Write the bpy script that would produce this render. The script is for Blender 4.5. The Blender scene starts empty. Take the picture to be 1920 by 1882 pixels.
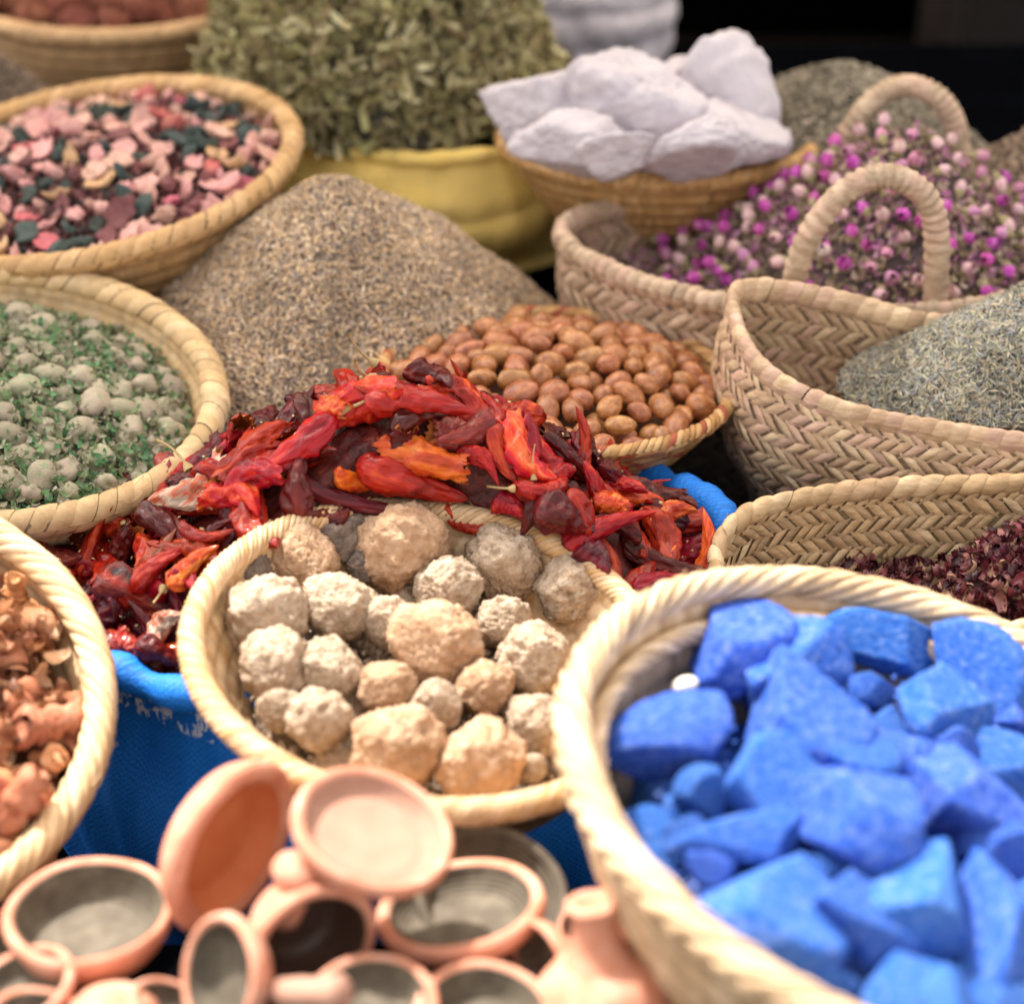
import bpy, math, random
import numpy as np
from mathutils import Vector, Matrix, noise
random.seed(7); RNG = np.random.default_rng(7)
PI = math.pi
S = bpy.context.scene

# ---------------------------------------------------------------- camera, world, sun, exposure
TH = math.radians(31); FPX = 3512.0; CH = 1.6
cam_d = bpy.data.cameras.new('camera'); cam = bpy.data.objects.new('camera', cam_d)
S.collection.objects.link(cam); S.camera = cam
cam.location = (0, 0, CH); cam.rotation_euler = (PI/2 - TH, 0, 0)
cam_d.sensor_width = 36; cam_d.lens = FPX/1920*36; cam_d.clip_start = .05; cam_d.clip_end = 200
cam_d.dof.use_dof = True; cam_d.dof.focus_distance = 1.93; cam_d.dof.aperture_fstop = 2.1

SUN = Vector((-.42, .50, .95)).normalized()
w = bpy.data.worlds.new('World'); S.world = w; w.use_nodes = True
nt = w.node_tree; bg = nt.nodes['Background']
sky = nt.nodes.new('ShaderNodeTexSky'); sky.sky_type = 'NISHITA'; sky.sun_disc = False
sky.sun_elevation = math.asin(SUN.z); sky.sun_rotation = math.atan2(SUN.x, SUN.y)
sky.air_density = 1.0; sky.dust_density = 3.0; sky.ozone_density = .3
hs0 = nt.nodes.new('ShaderNodeHueSaturation'); hs0.inputs['Saturation'].default_value = .06
nt.links.new(sky.outputs[0], hs0.inputs['Color']); wb = nt.nodes.new('ShaderNodeMix'); wb.data_type = 'RGBA'; wb.blend_type = 'MULTIPLY'; wb.inputs[0].default_value = 1; wb.inputs[7].default_value = (1, .95, .915, 1)
nt.links.new(hs0.outputs[0], wb.inputs[6]); nt.links.new(wb.outputs[2], bg.inputs[0]); bg.inputs[1].default_value = .15
sd = bpy.data.lights.new('sun', 'SUN'); so = bpy.data.objects.new('sun', sd); S.collection.objects.link(so)
sd.energy = 3.0; sd.angle = math.radians(.6); sd.color = (1, .925, .86)
so.rotation_euler = SUN.to_track_quat('Z', 'Y').to_euler(); so.location = (-2, 3, 5)
S.view_settings.view_transform = 'Standard'; S.view_settings.look = 'None'
S.view_settings.exposure = 1.64; S.view_settings.gamma = 1

# ---------------------------------------------------------------- geometry helpers
CAM = np.array([0, 0, CH]); FW = np.array([0, math.cos(TH), -math.sin(TH)])
UP = np.array([0, math.sin(TH), math.cos(TH)]); RT = np.array([1., 0, 0])
def ray(px, py): return FW + RT*(px-960)/FPX - UP*(py-941)/FPX
def at(px, py, z):
    d = ray(px, py); return CAM + d*(z-CH)/d[2]
def aty(px, py, y):
    d = ray(px, py); return CAM + d*y/d[1]
def atd(px, py, dep): return CAM + ray(px, py)*dep
def proj(P):
    q = np.asarray(P)-CAM; d = q@FW
    return 960+FPX*(q@RT)/d, 941-FPX*(q@UP)/d, d
def inview(P, m=60):
    x, y, d = proj(P); return -m < x < 1920+m and -m < y < 1882+m

def mesh(name, V, F, mat=None, col=None, smooth=True):
    V = np.asarray(V, np.float32).reshape(-1, 3)
    if not isinstance(F, (list, tuple)): F = [F]
    F = [np.asarray(f, np.int32) for f in F if len(f)]
    me = bpy.data.meshes.new(name)
    me.vertices.add(len(V)); me.vertices.foreach_set('co', V.ravel())
    nl = sum(f.size for f in F); nf = sum(len(f) for f in F)
    me.loops.add(nl); me.polygons.add(nf)
    me.loops.foreach_set('vertex_index', np.concatenate([f.ravel() for f in F]))
    tot = np.concatenate([np.full(len(f), f.shape[1], np.int32) for f in F])
    st = np.concatenate([[0], np.cumsum(tot)[:-1]]).astype(np.int32)
    me.polygons.foreach_set('loop_start', st)
    try: me.polygons.foreach_set('loop_total', tot)
    except Exception: pass
    me.polygons.foreach_set('use_smooth', np.full(nf, smooth, bool))
    if col is not None:
        c = np.ones((len(V), 4), np.float32); c[:, :3] = col
        a = me.color_attributes.new('Col', 'FLOAT_COLOR', 'POINT'); a.data.foreach_set('color', c.ravel())
    me.update(calc_edges=True); me.validate()
    if mat: me.materials.append(mat)
    return me
def place(name, me, parent=None, M=None, label=None, cat=None, group=None, kind=None):
    o = bpy.data.objects.new(name, me); S.collection.objects.link(o)
    if parent is not None: o.parent = parent
    if M is not None: o.matrix_local = M
    if label: o['label'] = label
    if cat: o['category'] = cat
    if group: o['group'] = group
    if kind: o['kind'] = kind
    return o
def grid(nu, nv, cu=False, cv=False, off=0):
    i = np.arange(nu if cu else nu-1)[:, None]; j = np.arange(nv if cv else nv-1)[None]
    a = i*nv+j; b = ((i+1) % nu)*nv+j; c = ((i+1) % nu)*nv+(j+1) % nv; d = i*nv+(j+1) % nv
    return np.stack([a, b, c, d], -1).reshape(-1, 4)+off
def lathe(prof, n=48):
    P = np.array(prof, float); t = np.linspace(0, 2*PI, n, endpoint=False)
    V = np.stack([P[None, :, 0]*np.cos(t)[:, None], P[None, :, 0]*np.sin(t)[:, None], np.broadcast_to(P[None, :, 1], (n, len(P)))], -1)
    return V.reshape(-1, 3), grid(n, len(P), True)
def ico(sub):
    import bmesh
    bm = bmesh.new(); bmesh.ops.create_icosphere(bm, subdivisions=sub, radius=1)
    V = np.array([v.co[:] for v in bm.verts]); F = np.array([[v.index for v in f.verts] for f in bm.faces]); bm.free()
    return V, F
ICO = {k: ico(k) for k in (1, 2, 3, 4, 5)}
def nz(V, sc, seed=0.):
    return np.array([noise.noise(Vector((p[0]*sc+seed, p[1]*sc+seed*.7, p[2]*sc-seed))) for p in V])
def frame(n, spin=0., hint=(0, 0, 1)):
    n = Vector(n).normalized(); h = Vector(hint)
    x = h.cross(n)
    if x.length < 1e-3: x = Vector((1, 0, 0)).cross(n)
    x.normalize(); y = n.cross(x)
    m = Matrix((x, y, n)).transposed()
    return m @ Matrix.Rotation(spin, 3, 'Z')
def TRS(p, R3, s=1.):
    if np.isscalar(s): s = (s, s, s)
    return Matrix.Translation(Vector(p)) @ R3.to_4x4() @ Matrix.Diagonal((s[0], s[1], s[2], 1))
def rndrot():
    q = RNG.normal(size=4); from mathutils import Quaternion
    return Quaternion(q/np.linalg.norm(q)).to_matrix()
def batch(tv, tf, pos, rots, scl, cols, jit=0.):
    """many copies of one template as one mesh"""
    n = len(pos); tv = np.asarray(tv, float); m = len(tv)
    T = tv[None]*np.asarray(scl)[:, None, :]
    if jit: T = T*(1+RNG.uniform(-jit, jit, (n, m, 1)))
    V = np.einsum('nij,nmj->nmi', rots, T)+np.asarray(pos)[:, None]
    F = (np.asarray(tf)[None]+(np.arange(n)*m)[:, None, None]).reshape(-1, np.asarray(tf).shape[1])
    C = np.repeat(np.asarray(cols), m, 0)
    return V.reshape(-1, 3), F, C
def rotmats(nrm, tilt=.5):
    """random orientation: x axis lies mostly in the plane of nrm"""
    n = len(nrm); N = np.asarray(nrm)+RNG.normal(size=(n, 3))*tilt; N /= np.linalg.norm(N, axis=1)[:, None]
    A = RNG.normal(size=(n, 3)); X = np.cross(N, A); X /= np.linalg.norm(X, axis=1)[:, None]
    Y = np.cross(N, X); return np.stack([X, Y, N], -1)
def pick(pal, n, v=.15):
    pal = np.array(pal); c = pal[RNG.integers(0, len(pal), n)]
    return np.clip(c*(1+RNG.uniform(-v, v, (n, 1))), 0, 1)
def catmull(P, n, closed=True):
    P = np.array(P, float); k = len(P); out = []
    segs = k if closed else k-1
    for i in range(n):
        t = i/n*segs if closed else i/(n-1)*segs
        j = min(int(t), segs-1); f = t-j
        g = (lambda q: P[q % k]) if closed else (lambda q: P[min(max(q, 0), k-1)])
        a, b, c, d = g(j-1), g(j), g(j+1), g(j+2)
        out.append(.5*((2*b)+(c-a)*f+(2*a-5*b+4*c-d)*f*f+(3*b-a-3*c+d)*f**3))
    return np.array(out)
def resamp(P, n):
    Q = np.vstack([P, P[:1]]); d = np.r_[0, np.cumsum(np.linalg.norm(np.diff(Q, axis=0), axis=1))]
    t = np.linspace(0, d[-1], n, endpoint=False)
    return np.stack([np.interp(t, d, Q[:, k]) for k in range(3)], 1), d[-1]
def tube(path, r, nseg=10, closed=False, squash=1.):
    P = np.array(path, float); n = len(P)
    T = np.gradient(P, axis=0) if not closed else np.roll(P, -1, 0)-np.roll(P, 1, 0)
    T /= np.linalg.norm(T, axis=1)[:, None]+1e-9
    A = np.array([0, 0, 1.]) if abs(T[:, 2]).mean() < .8 else np.array([1., 0, 0])
    X = np.cross(T, A); X /= np.linalg.norm(X, axis=1)[:, None]+1e-9; Y = np.cross(T, X)
    r = np.broadcast_to(r, (n,)); a = np.linspace(0, 2*PI, nseg, endpoint=False)
    V = P[:, None]+r[:, None, None]*(np.cos(a)[None, :, None]*X[:, None]+squash*np.sin(a)[None, :, None]*Y[:, None])
    return V.reshape(-1, 3), grid(n, nseg, closed, True)

# ---------------------------------------------------------------- materials
def mat(name, cols, rough=.7, ns=8., bump=.3, bs=40., bd=.002, attr=False, rnd=0., hue=0., coat=0., detail=5, spec=.4, stretch=None, sss=0., transl=0., stops=None):
    m = bpy.data.materials.new(name); m.use_nodes = True; t = m.node_tree; N = t.nodes; L = t.links
    b = N['Principled BSDF']; b.inputs['Roughness'].default_value = rough
    b.inputs['Specular IOR Level'].default_value = spec
    tc = N.new('ShaderNodeTexCoord'); oi = N.new('ShaderNodeObjectInfo')
    ad = N.new('ShaderNodeVectorMath'); ad.operation = 'MULTIPLY_ADD'
    L.new(oi.outputs['Random'], ad.inputs[0]); ad.inputs[1].default_value = (37, 17, 29); L.new(tc.outputs['Object'], ad.inputs[2])
    vec = ad.outputs[0]
    if stretch:
        mp = N.new('ShaderNodeMapping'); mp.inputs['Scale'].default_value = stretch; L.new(vec, mp.inputs[0]); vec = mp.outputs[0]
    n1 = N.new('ShaderNodeTexNoise'); n1.inputs['Scale'].default_value = ns; n1.inputs['Detail'].default_value = detail; n1.inputs['Roughness'].default_value = .6
    L.new(vec, n1.inputs['Vector'])
    r = N.new('ShaderNodeValToRGB'); e = r.color_ramp.elements
    k = len(cols); st = stops or [.3+.4*i/max(1, k-1) for i in range(k)]
    e[0].position = st[0]; e[0].color = (*cols[0], 1); e[1].position = st[-1] if k > 1 else 1; e[1].color = (*cols[-1], 1)
    for i in range(1, k-1): q = e.new(st[i]); q.color = (*cols[i], 1)
    L.new(n1.outputs[0], r.inputs[0]); c = r.outputs[0]
    if attr:
        at_ = N.new('ShaderNodeAttribute'); at_.attribute_name = 'Col'
        mx = N.new('ShaderNodeMix'); mx.data_type = 'RGBA'; mx.blend_type = 'MULTIPLY'; mx.inputs[0].default_value = 1
        L.new(at_.outputs['Color'], mx.inputs[6]); L.new(c, mx.inputs[7]); c = mx.outputs[2]
    if rnd or hue:
        hs = N.new('ShaderNodeHueSaturation')
        mr = N.new('ShaderNodeMapRange'); mr.inputs[3].default_value = 1-rnd; mr.inputs[4].default_value = 1+rnd
        L.new(oi.outputs['Random'], mr.inputs[0]); L.new(mr.outputs[0], hs.inputs['Value'])
        wn = N.new('ShaderNodeTexWhiteNoise'); wn.noise_dimensions = '1D'; L.new(oi.outputs['Random'], wn.inputs['W'])
        m2 = N.new('ShaderNodeMapRange'); m2.inputs[3].default_value = .5-hue; m2.inputs[4].default_value = .5+hue
        L.new(wn.outputs['Value'], m2.inputs[0]); L.new(m2.outputs[0], hs.inputs['Hue'])
        L.new(c, hs.inputs['Color']); c = hs.outputs[0]
    L.new(c, b.inputs['Base Color'])
    if bump:
        n2 = N.new('ShaderNodeTexNoise'); n2.inputs['Scale'].default_value = bs; n2.inputs['Detail'].default_value = 4
        L.new(vec, n2.inputs['Vector'])
        bp = N.new('ShaderNodeBump'); bp.inputs['Strength'].default_value = bump; bp.inputs['Distance'].default_value = bd
        L.new(n2.outputs[0], bp.inputs['Height']); L.new(bp.outputs[0], b.inputs['Normal'])
    if coat: b.inputs['Coat Weight'].default_value = coat; b.inputs['Coat Roughness'].default_value = .06
    if sss: b.inputs['Subsurface Weight'].default_value = sss; b.inputs['Subsurface Radius'].default_value = (.01, .004, .002); b.inputs['Subsurface Scale'].default_value = 1
    if transl:
        tr = N.new('ShaderNodeBsdfTranslucent'); ms = N.new('ShaderNodeMixShader'); ms.inputs[0].default_value = transl
        L.new(c, tr.inputs[0]); L.new(b.outputs[0], ms.inputs[1]); L.new(tr.outputs[0], ms.inputs[2])
        L.new(ms.outputs[0], N['Material Output'].inputs[0])
    return m
W = (1, 1, 1)
STRAW = mat('straw', [(.78, .74, .68), W], .6, 90, .25, 300, .001, attr=True)
LEAF = mat('palm_leaf', [(.62, .58, .5), W], .5, 60, .35, 220, .0012, attr=True, stretch=(1, 1, 3))
GRAIN = mat('dried_herb', [(.75, .75, .75), W], .75, 60, 0, attr=True)
PETAL = mat('dried_petal', [(.7, .7, .7), W], .55, 60, 0, attr=True, transl=.2)
DARKIN = mat('dark_inside', [(.02, .016, .013), (.035, .03, .024)], .9, 30, 0)

def strip(n=6, m=3, bend=1.6, cup=.5, taper=True, wav=0.):
    s = np.linspace(-1, 1, n)[:, None]*np.ones((1, m)); t = np.linspace(-1, 1, m)[None]*np.ones((n, 1))
    wd = (1-np.abs(s)**2.2*.85) if taper else np.ones_like(s)
    x = np.sin(s*bend)/bend*1.0; z = (1-np.cos(s*bend))/bend+cup*.3*t*t*wd+wav*np.sin(s*7)*t*.15
    return np.stack([x, t*wd*.35, z], -1).reshape(-1, 3), grid(n, m)
# ---------------------------------------------------------------- baskets
ST_CREAM = [(.68, .47, .27), (.74, .54, .33), (.62, .41, .22), (.70, .50, .30), (.58, .38, .20)]
ST_TAN = [(.60, .36, .15), (.66, .42, .20), (.52, .31, .13), (.62, .40, .20)]
ST_GREY = [(.46, .37, .25), (.52, .43, .30), (.40, .31, .20), (.50, .36, .24), (.42, .36, .24)]
ST_NAT = [(.55, .41, .24), (.60, .46, .28), (.50, .37, .21), (.56, .44, .24), (.47, .37, .22)]
def rotM(tx, ty, rz=0): return Matrix.Rotation(ty, 3, 'Y') @ Matrix.Rotation(tx, 3, 'X') @ Matrix.Rotation(rz, 3, 'Z')
class Surf:
    """height field in a tilted frame: origin c, axes R, height h(x,y)"""
    def __init__(s, c, R, h): s.c = np.array(c, float); s.R = np.array(R); s.h = h
    def hit(s, px, py, lo=.7, hi=4.):
        d = ray(px, py); o = (CAM-s.c)@s.R; dl = d@s.R; prev = lo
        for t in np.arange(lo, hi, .008):
            p = o+dl*t
            if p[2] < s.h(p[0], p[1]):
                a, b = prev, t
                for _ in range(12):
                    m = (a+b)/2; p = o+dl*m
                    if p[2] < s.h(p[0], p[1]): b = m
                    else: a = m
                return s.w(p[0], p[1])
            prev = t
        return None
    def w(s, x, y, dz=0.):
        p = np.array([x, y, s.h(x, y)]); e = 1e-3
        n = np.array([-(s.h(x+e, y)-s.h(x-e, y))/(2*e), -(s.h(x, y+e)-s.h(x, y-e))/(2*e), 1]); n /= np.linalg.norm(n)
        return s.R@(p+n*dz)+s.c, s.R@n
    def mesh(s, rfun, nr=40, nt=96, rough=0., nsc=30, col=None, seed=1.):
        V = []
        for i in range(nt):
            a = 2*PI*i/nt
            for j in range(nr):
                r = rfun(a)*j/(nr-1); x, y = r*math.cos(a), r*math.sin(a)
                V.append((x, y, s.h(x, y)+rough*noise.noise(Vector((x*nsc+seed, y*nsc, seed)))))
        return np.array(V)@s.R.T+s.c, grid(nt, nr, True)

def strands_on(fn, n, shift, width, na=26, nb=5, hgt=.0015, pal=ST_CREAM, phis=(0, 2*PI), gap=.96):
    """n strips wound round a ring surface fn(U, phi, lift) -> xyz. U in [0,1)"""
    s = np.linspace(phis[0], phis[1], na); t = np.linspace(-.5, .5, nb)
    V = []
    cs = pick(pal, n, .12)
    wj = RNG.uniform(.92, 1.10, n)[:, None, None]; oj = RNG.normal(0, .035, n)[:, None, None]
    U = (np.arange(n)[:, None, None]+oj+t[None, None]*width*gap*wj)/n + shift*(s[None, :, None]-phis[0])/(2*PI)/n
    PHI = np.broadcast_to(s[None, :, None], U.shape)
    lift = hgt*(1-(2*t)**2)[None, None]*np.ones_like(U)*RNG.uniform(.6, 1.6, n)[:, None, None]+hgt*.35*np.sin(s*2+1)[None, :, None]*RNG.normal(size=n)[:, None, None]
    P = fn(U, PHI, lift)
    g = grid(na, nb)
    F = (g[None]+(np.arange(n)*na*nb)[:, None, None]).reshape(-1, 4)
    return P.reshape(-1, 3), F, np.repeat(cs, na*nb, 0)

def ring_fn(path, rx, rz):
    """closed path (m,3) -> tube surface function"""
    m = len(path); T = np.roll(path, -1, 0)-np.roll(path, 1, 0); T /= np.linalg.norm(T, axis=1)[:, None]
    Z = np.array([0, 0, 1.]); X = np.cross(T, Z); X /= np.linalg.norm(X, axis=1)[:, None]; Y = np.cross(X, T)
    def f(U, PHI, L):
        q = (U % 1)*m; i = q.astype(int) % m; j = (i+1) % m; k = (q-np.floor(q))[..., None]
        c = path[i]*(1-k)+path[j]*k; x = X[i]*(1-k)+X[j]*k; y = Y[i]*(1-k)+Y[j]*k
        return c+x*((rx+L)*np.cos(PHI))[..., None]+y*((rz+L)*np.sin(PHI))[..., None]
    return f

def fibres(root, path, nrm_out, n, L0, L1, m_, pal):
    '''loose frayed ends of straw along a rim'''
    tv, tf = strip(6, 2, 1.1, 0., False); tv = tv*np.array([1, .12, 1])
    i = RNG.integers(0, len(path), n); P = path[i]; T = np.roll(path, -1, 0)[i]-path[i]; T /= np.linalg.norm(T, axis=1)[:, None]
    X = T*RNG.choice([-1, 1], n)[:, None]+RNG.normal(size=(n, 3))*.35; X /= np.linalg.norm(X, axis=1)[:, None]
    Nn = RNG.normal(size=(n, 3))*.6+np.array([0, 0, 1.]); Nn -= X*(X*Nn).sum(1)[:, None]; Nn /= np.linalg.norm(Nn, axis=1)[:, None]
    Y = np.cross(Nn, X); R_ = np.stack([X, Y, Nn], -1)
    a = RNG.uniform(-1.6, 1.6, n); rr_ = np.linalg.norm(nrm_out[i], axis=1)[:, None]; off = nrm_out[i]*np.sin(a)[:, None]+np.array([0, 0, 1.])*np.cos(a)[:, None]*rr_
    sc = RNG.uniform(L0, L1, (n, 1))*np.ones((1, 3)); sc[:, 1] = .007
    V, F, C = batch(tv, tf, P+off*1., R_, sc, pick(pal, n, .2))
    return V, F, C

def coil_basket(name, label, cat, c, a, tx, ty, depth, rb, nco=9, rim=.012, rimn=90, shift=2.2, pal=ST_CREAM, walln=150, power=.55, amp=.003, group=None, stain=None, inner_ring=False, rim_h=.002, slant=0., gap=.96):
    R = rotM(tx, ty); base = Vector(c)-R@Vector((0, 0, depth))
    root = place(name, None, M=Matrix.Translation(base) @ R.to_4x4(), label=label, cat=cat, group=group)
    # wall
    nr = nco*8; nt = walln*3; th = np.linspace(0, 2*PI, nt, endpoint=False)
    v = np.linspace(0, 1, nr); rr = rb+(a-rb)*v**power; zz = depth*v
    rin = np.r_[np.linspace(.002, rb, 24)[:-1], rr]; zin = np.r_[np.zeros(23), zz]
    k = len(rin); ar = np.r_[0, np.cumsum(np.hypot(np.diff(rin), np.diff(zin)))]; u = ar/ar[-1]
    tr = np.gradient(rin); tz = np.gradient(zin); l = np.hypot(tr, tz); nr_, nz_ = -tz/l, tr/l
    ncoil = int(nco*ar[-1]/(ar[-1]-rb)); cu = u*ncoil; ci = np.floor(cu).astype(int)
    palA = np.array(pal); cell = RNG.integers(0, len(pal), (walln, ncoil+2)); val = RNG.uniform(.85, 1.12, (walln, ncoil+2))
    Vs, Fs, Cs = [], [], []; off = 0
    for side in (1, -1):
        disp = amp*(np.abs(np.sin(PI*cu))**.7)
        sti = (th[:, None]/(2*PI)*walln + ci[None]*.5 + slant*cu[None])
        st = (np.abs(np.sin(PI*sti))**.6)*amp*.45
        d = (disp[None]+st)*side - (.0035 if side < 0 else 0)
        r2 = rin[None]+nr_[None]*d; z2 = zin[None]+nz_[None]*d
        V = np.stack([r2*np.cos(th)[:, None], r2*np.sin(th)[:, None], z2], -1)
        ce = np.floor(sti).astype(int) % walln
        C = palA[cell[ce, ci[None]]]*val[ce, ci[None]][..., None]
        C = C*(.72+.28*(np.abs(np.sin(PI*cu))**.6)[None, :, None])
        if stain is not None and side > 0:
            sc_, s0, s1 = stain
            nn = np.array([[noise.noise(Vector((4*math.cos(t_)*1.5, 4*math.sin(t_)*1.5, q*6))) for q in u[::4]] for t_ in th[::4]])
            nn = np.stack([np.interp(u, u[::4], r_) for r_ in nn])
            nn = np.stack([np.interp(th, np.r_[th[::4], 2*PI], np.r_[c_, c_[0]]) for c_ in nn.T], 1)
            kf = (np.clip((s1-(u[None]+nn*.30))/(s1-s0), 0, 1)*np.clip((.88-u[None])/.12, 0, 1))[..., None]*.8
            C = C*(1-kf)+np.array(sc_)*kf
        Vs.append(V.reshape(-1, 3)); Cs.append(C.reshape(-1, 3)); g = grid(nt, k, True, False, off)
        Fs.append(g if side > 0 else g[:, ::-1]); off += nt*k
    place('wall', mesh('wall', np.vstack(Vs), np.vstack(Fs), STRAW, np.vstack(Cs)), root)
    t = np.linspace(0, 2*PI, 240, endpoint=False)
    path = np.stack([a*np.cos(t), a*np.sin(t), np.full(240, depth)], 1)
    f = ring_fn(path, rim*.92, rim*.92); V1, F1, C1 = strands_on(f, rimn, shift, 1.0, hgt=rim_h, pal=pal, gap=gap)
    V2, F2 = tube(path, rim*.9, 12, True); C2 = np.tile(np.array(pal[0])*.35, (len(V2), 1))  # dark core: shade in the slits between strands put into its colour
    on = np.stack([np.cos(t), np.sin(t), 0*t], 1)*rim*.95; V3, F3, C3 = fibres(root, path+0, on, 70, .006, .016, STRAW, pal)
    place('rim', mesh('rim', np.vstack([V1, V2, V3]), [F1, F2+len(V1), F3+len(V1)+len(V2)], STRAW, np.vstack([C1, C2, C3])), root)
    if inner_ring:
        p2 = path.copy(); rr2 = a-rim*1.75; p2[:, :2] *= rr2/a; p2[:, 2] -= rim*1.9
        f = ring_fn(p2, rim*.55, rim*.75); V1, F1, C1 = strands_on(f, int(rimn*1.3), -shift, 1.0, hgt=rim_h*.7, pal=pal)
        V2, F2 = tube(p2, rim*.53, 10, True); C2 = np.tile(np.array(pal[0])*.35, (len(V2), 1))  # same darkened core under the ring strands, shade as colour
        place('inner_ring', mesh('inner_ring', np.vstack([V1, V2]), [F1, F2+len(V1)], STRAW, np.vstack([C1, C2])), root)
    return root, R

def plait_basket(name, label, c, rim_path, height, flare, band=.022, cw=.0105, pal=ST_NAT, hgt=.0018, rimr=(.006, .011), rimn=None, group=None, rshift=1.2, thick=.004, handles=(), rimh=.0022):
    """rim_path: closed loop in world; wall drops from it; flare(v) horizontal offset outward"""
    P, Lp = resamp(np.array(rim_path), 400)
    root = place(name, None, M=Matrix.Translation((c[0], c[1], c[2]-height)), label=label, cat='basket', group=group)
    P = P-np.array([c[0], c[1], c[2]-height])
    m = len(P); T = np.roll(P, -1, 0)-np.roll(P, 1, 0); T[:, 2] = 0; T /= np.linalg.norm(T, axis=1)[:, None]
    O = np.cross(T, [0, 0, 1.])
    if (O*P).sum() < 0: O = -O
    zb = P[:, 2]
    def fn(U, V, L):
        q = (U % 1)*m; i = q.astype(int) % m; j = (i+1) % m; k = (q-np.floor(q))[..., None]
        p = P[i]*(1-k)+P[j]*k; o = O[i]*(1-k)+O[j]*k
        zt = p[..., 2]; fr = V/height; z = zt*(1-fr)
        fl = flare(fr)
        out = p+o*(fl+L)[..., None]; sh = 1-.0*fr
        out = np.stack([out[..., 0], out[..., 1], z], -1); return out
    n = int(Lp/cw); rows = int(height/(band/2)); nu = rows*n
    na, nb = 5, 4
    ri, ii = np.meshgrid(np.arange(rows), np.arange(n), indexing='ij'); ri = ri.ravel(); ii = ii.ravel()
    s = np.linspace(-.08, 1.08, na); t = np.linspace(-.5, .5, nb)
    sg = np.where(ri % 2 == 0, 1., -1.)
    wob = RNG.normal(0, .10, len(ri))
    Vs, Cs, Fs = [], [], []; off = 0
    pcol = pick(pal, len(ri), .16)
    for side in (1, -1):
        U = (ii[:, None, None]+wob[:, None, None]+t[None, None]*1.22+sg[:, None, None]*(s[None, :, None]-.5)*.95+.25*(ri[:, None, None] % 2))/n
        Vv = (ri[:, None, None]+s[None, :, None]+t[None, None]*.35*sg[:, None, None])*band/2
        Vv = np.clip(Vv, 0, height*.999)
        bul = hgt*((1-.75*(2*t)**2)[None, None]*(1-.7*(2*(s-.5)/1.16)**2)[None, :, None])*np.ones_like(U)*RNG.uniform(.55, 1.45, (len(ri), 1, 1))
        # overlap: each strand higher on one edge
        bul = bul+hgt*.45*t[None, None]*sg[:, None, None]
        Pp = fn(U, Vv, side*(thick/2+bul))
        g = grid(na, nb); Fs.append((g[None]+(np.arange(len(ri))*na*nb)[:, None, None]).reshape(-1, 4)[:, ::(1 if side > 0 else -1)]+off)
        off += len(ri)*na*nb; Vs.append(Pp.reshape(-1, 3)); Cs.append(np.repeat(pcol, na*nb, 0))
    # core sheet so light does not leak between the strips
    uu = np.linspace(0, 1, 300, endpoint=False); vv = np.linspace(0, height, 24)
    UU, VV = np.meshgrid(uu, vv, indexing='ij'); Pc = fn(UU, VV, np.zeros_like(UU))
    Vs.append(Pc.reshape(-1, 3)); Fs.append(grid(300, 24, True, False, off)); off += 300*24; Cs.append(np.tile(np.array(pal[0])*.5, (300*24, 1)))
    bot = Pc[:, -1]; cen = bot.mean(0); Vs.append(np.vstack([bot, cen[None]])); Cs.append(np.tile(np.array(pal[0])*.5, (301, 1)))
    tri = np.stack([np.arange(300), (np.arange(300)+1) % 300, np.full(300, 300)], 1)+off
    place('wall', mesh('wall', np.vstack(Vs), [np.vstack(Fs), tri], LEAF, np.vstack(Cs)), root)
    rp = P.copy(); rp += O*flare(np.zeros(1))[0]
    f = ring_fn(rp, rimr[0], rimr[1]); rimn = rimn or int(Lp/.02)
    V1, F1, C1 = strands_on(f, rimn, rshift, 1.08, hgt=rimh, pal=pal, nb=6)
    V2, F2 = tube(rp, rimr[0]*.8, 8, True); C2 = np.tile(np.array(pal[0])*.4, (len(V2), 1))  # darker core colour stands for shade between the rim strands
    V3, F3, C3 = fibres(root, rp, O*rimr[0], 90, .005, .014, LEAF, pal)
    place('rim', mesh('rim', np.vstack([V1, V2, V3]), [F1, F2+len(V1), F3+len(V1)+len(V2)], LEAF, np.vstack([C1, C2, C3])), root)
    for hp, hr in handles:
        hp = catmull(np.array(hp)-np.array([c[0], c[1], c[2]-height]), 160, False)
        seg = 160; a = np.arange(seg); V, F = tube(hp, hr*(1+.16*np.abs(np.sin(a/160*PI*34))), 18)
        # twist the ridges round the rope
        V = V.reshape(seg, 18, 3); ctr = hp[:, None]; ph = np.linspace(0, 2*PI, 18, endpoint=False)
        k = 1+.14*np.abs(np.sin(a[:, None]/160*PI*30+ph[None]/2))
        V = ctr+(V-ctr)*k[..., None]
        band_id = ((a[:, None]/160*30+ph[None]/2/PI)).astype(int) % 40; pc = pick(pal, 41, .12)
        place('handle', mesh('handle', V.reshape(-1, 3), F, LEAF, pc[band_id].reshape(-1, 3)), root)
    return root

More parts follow.
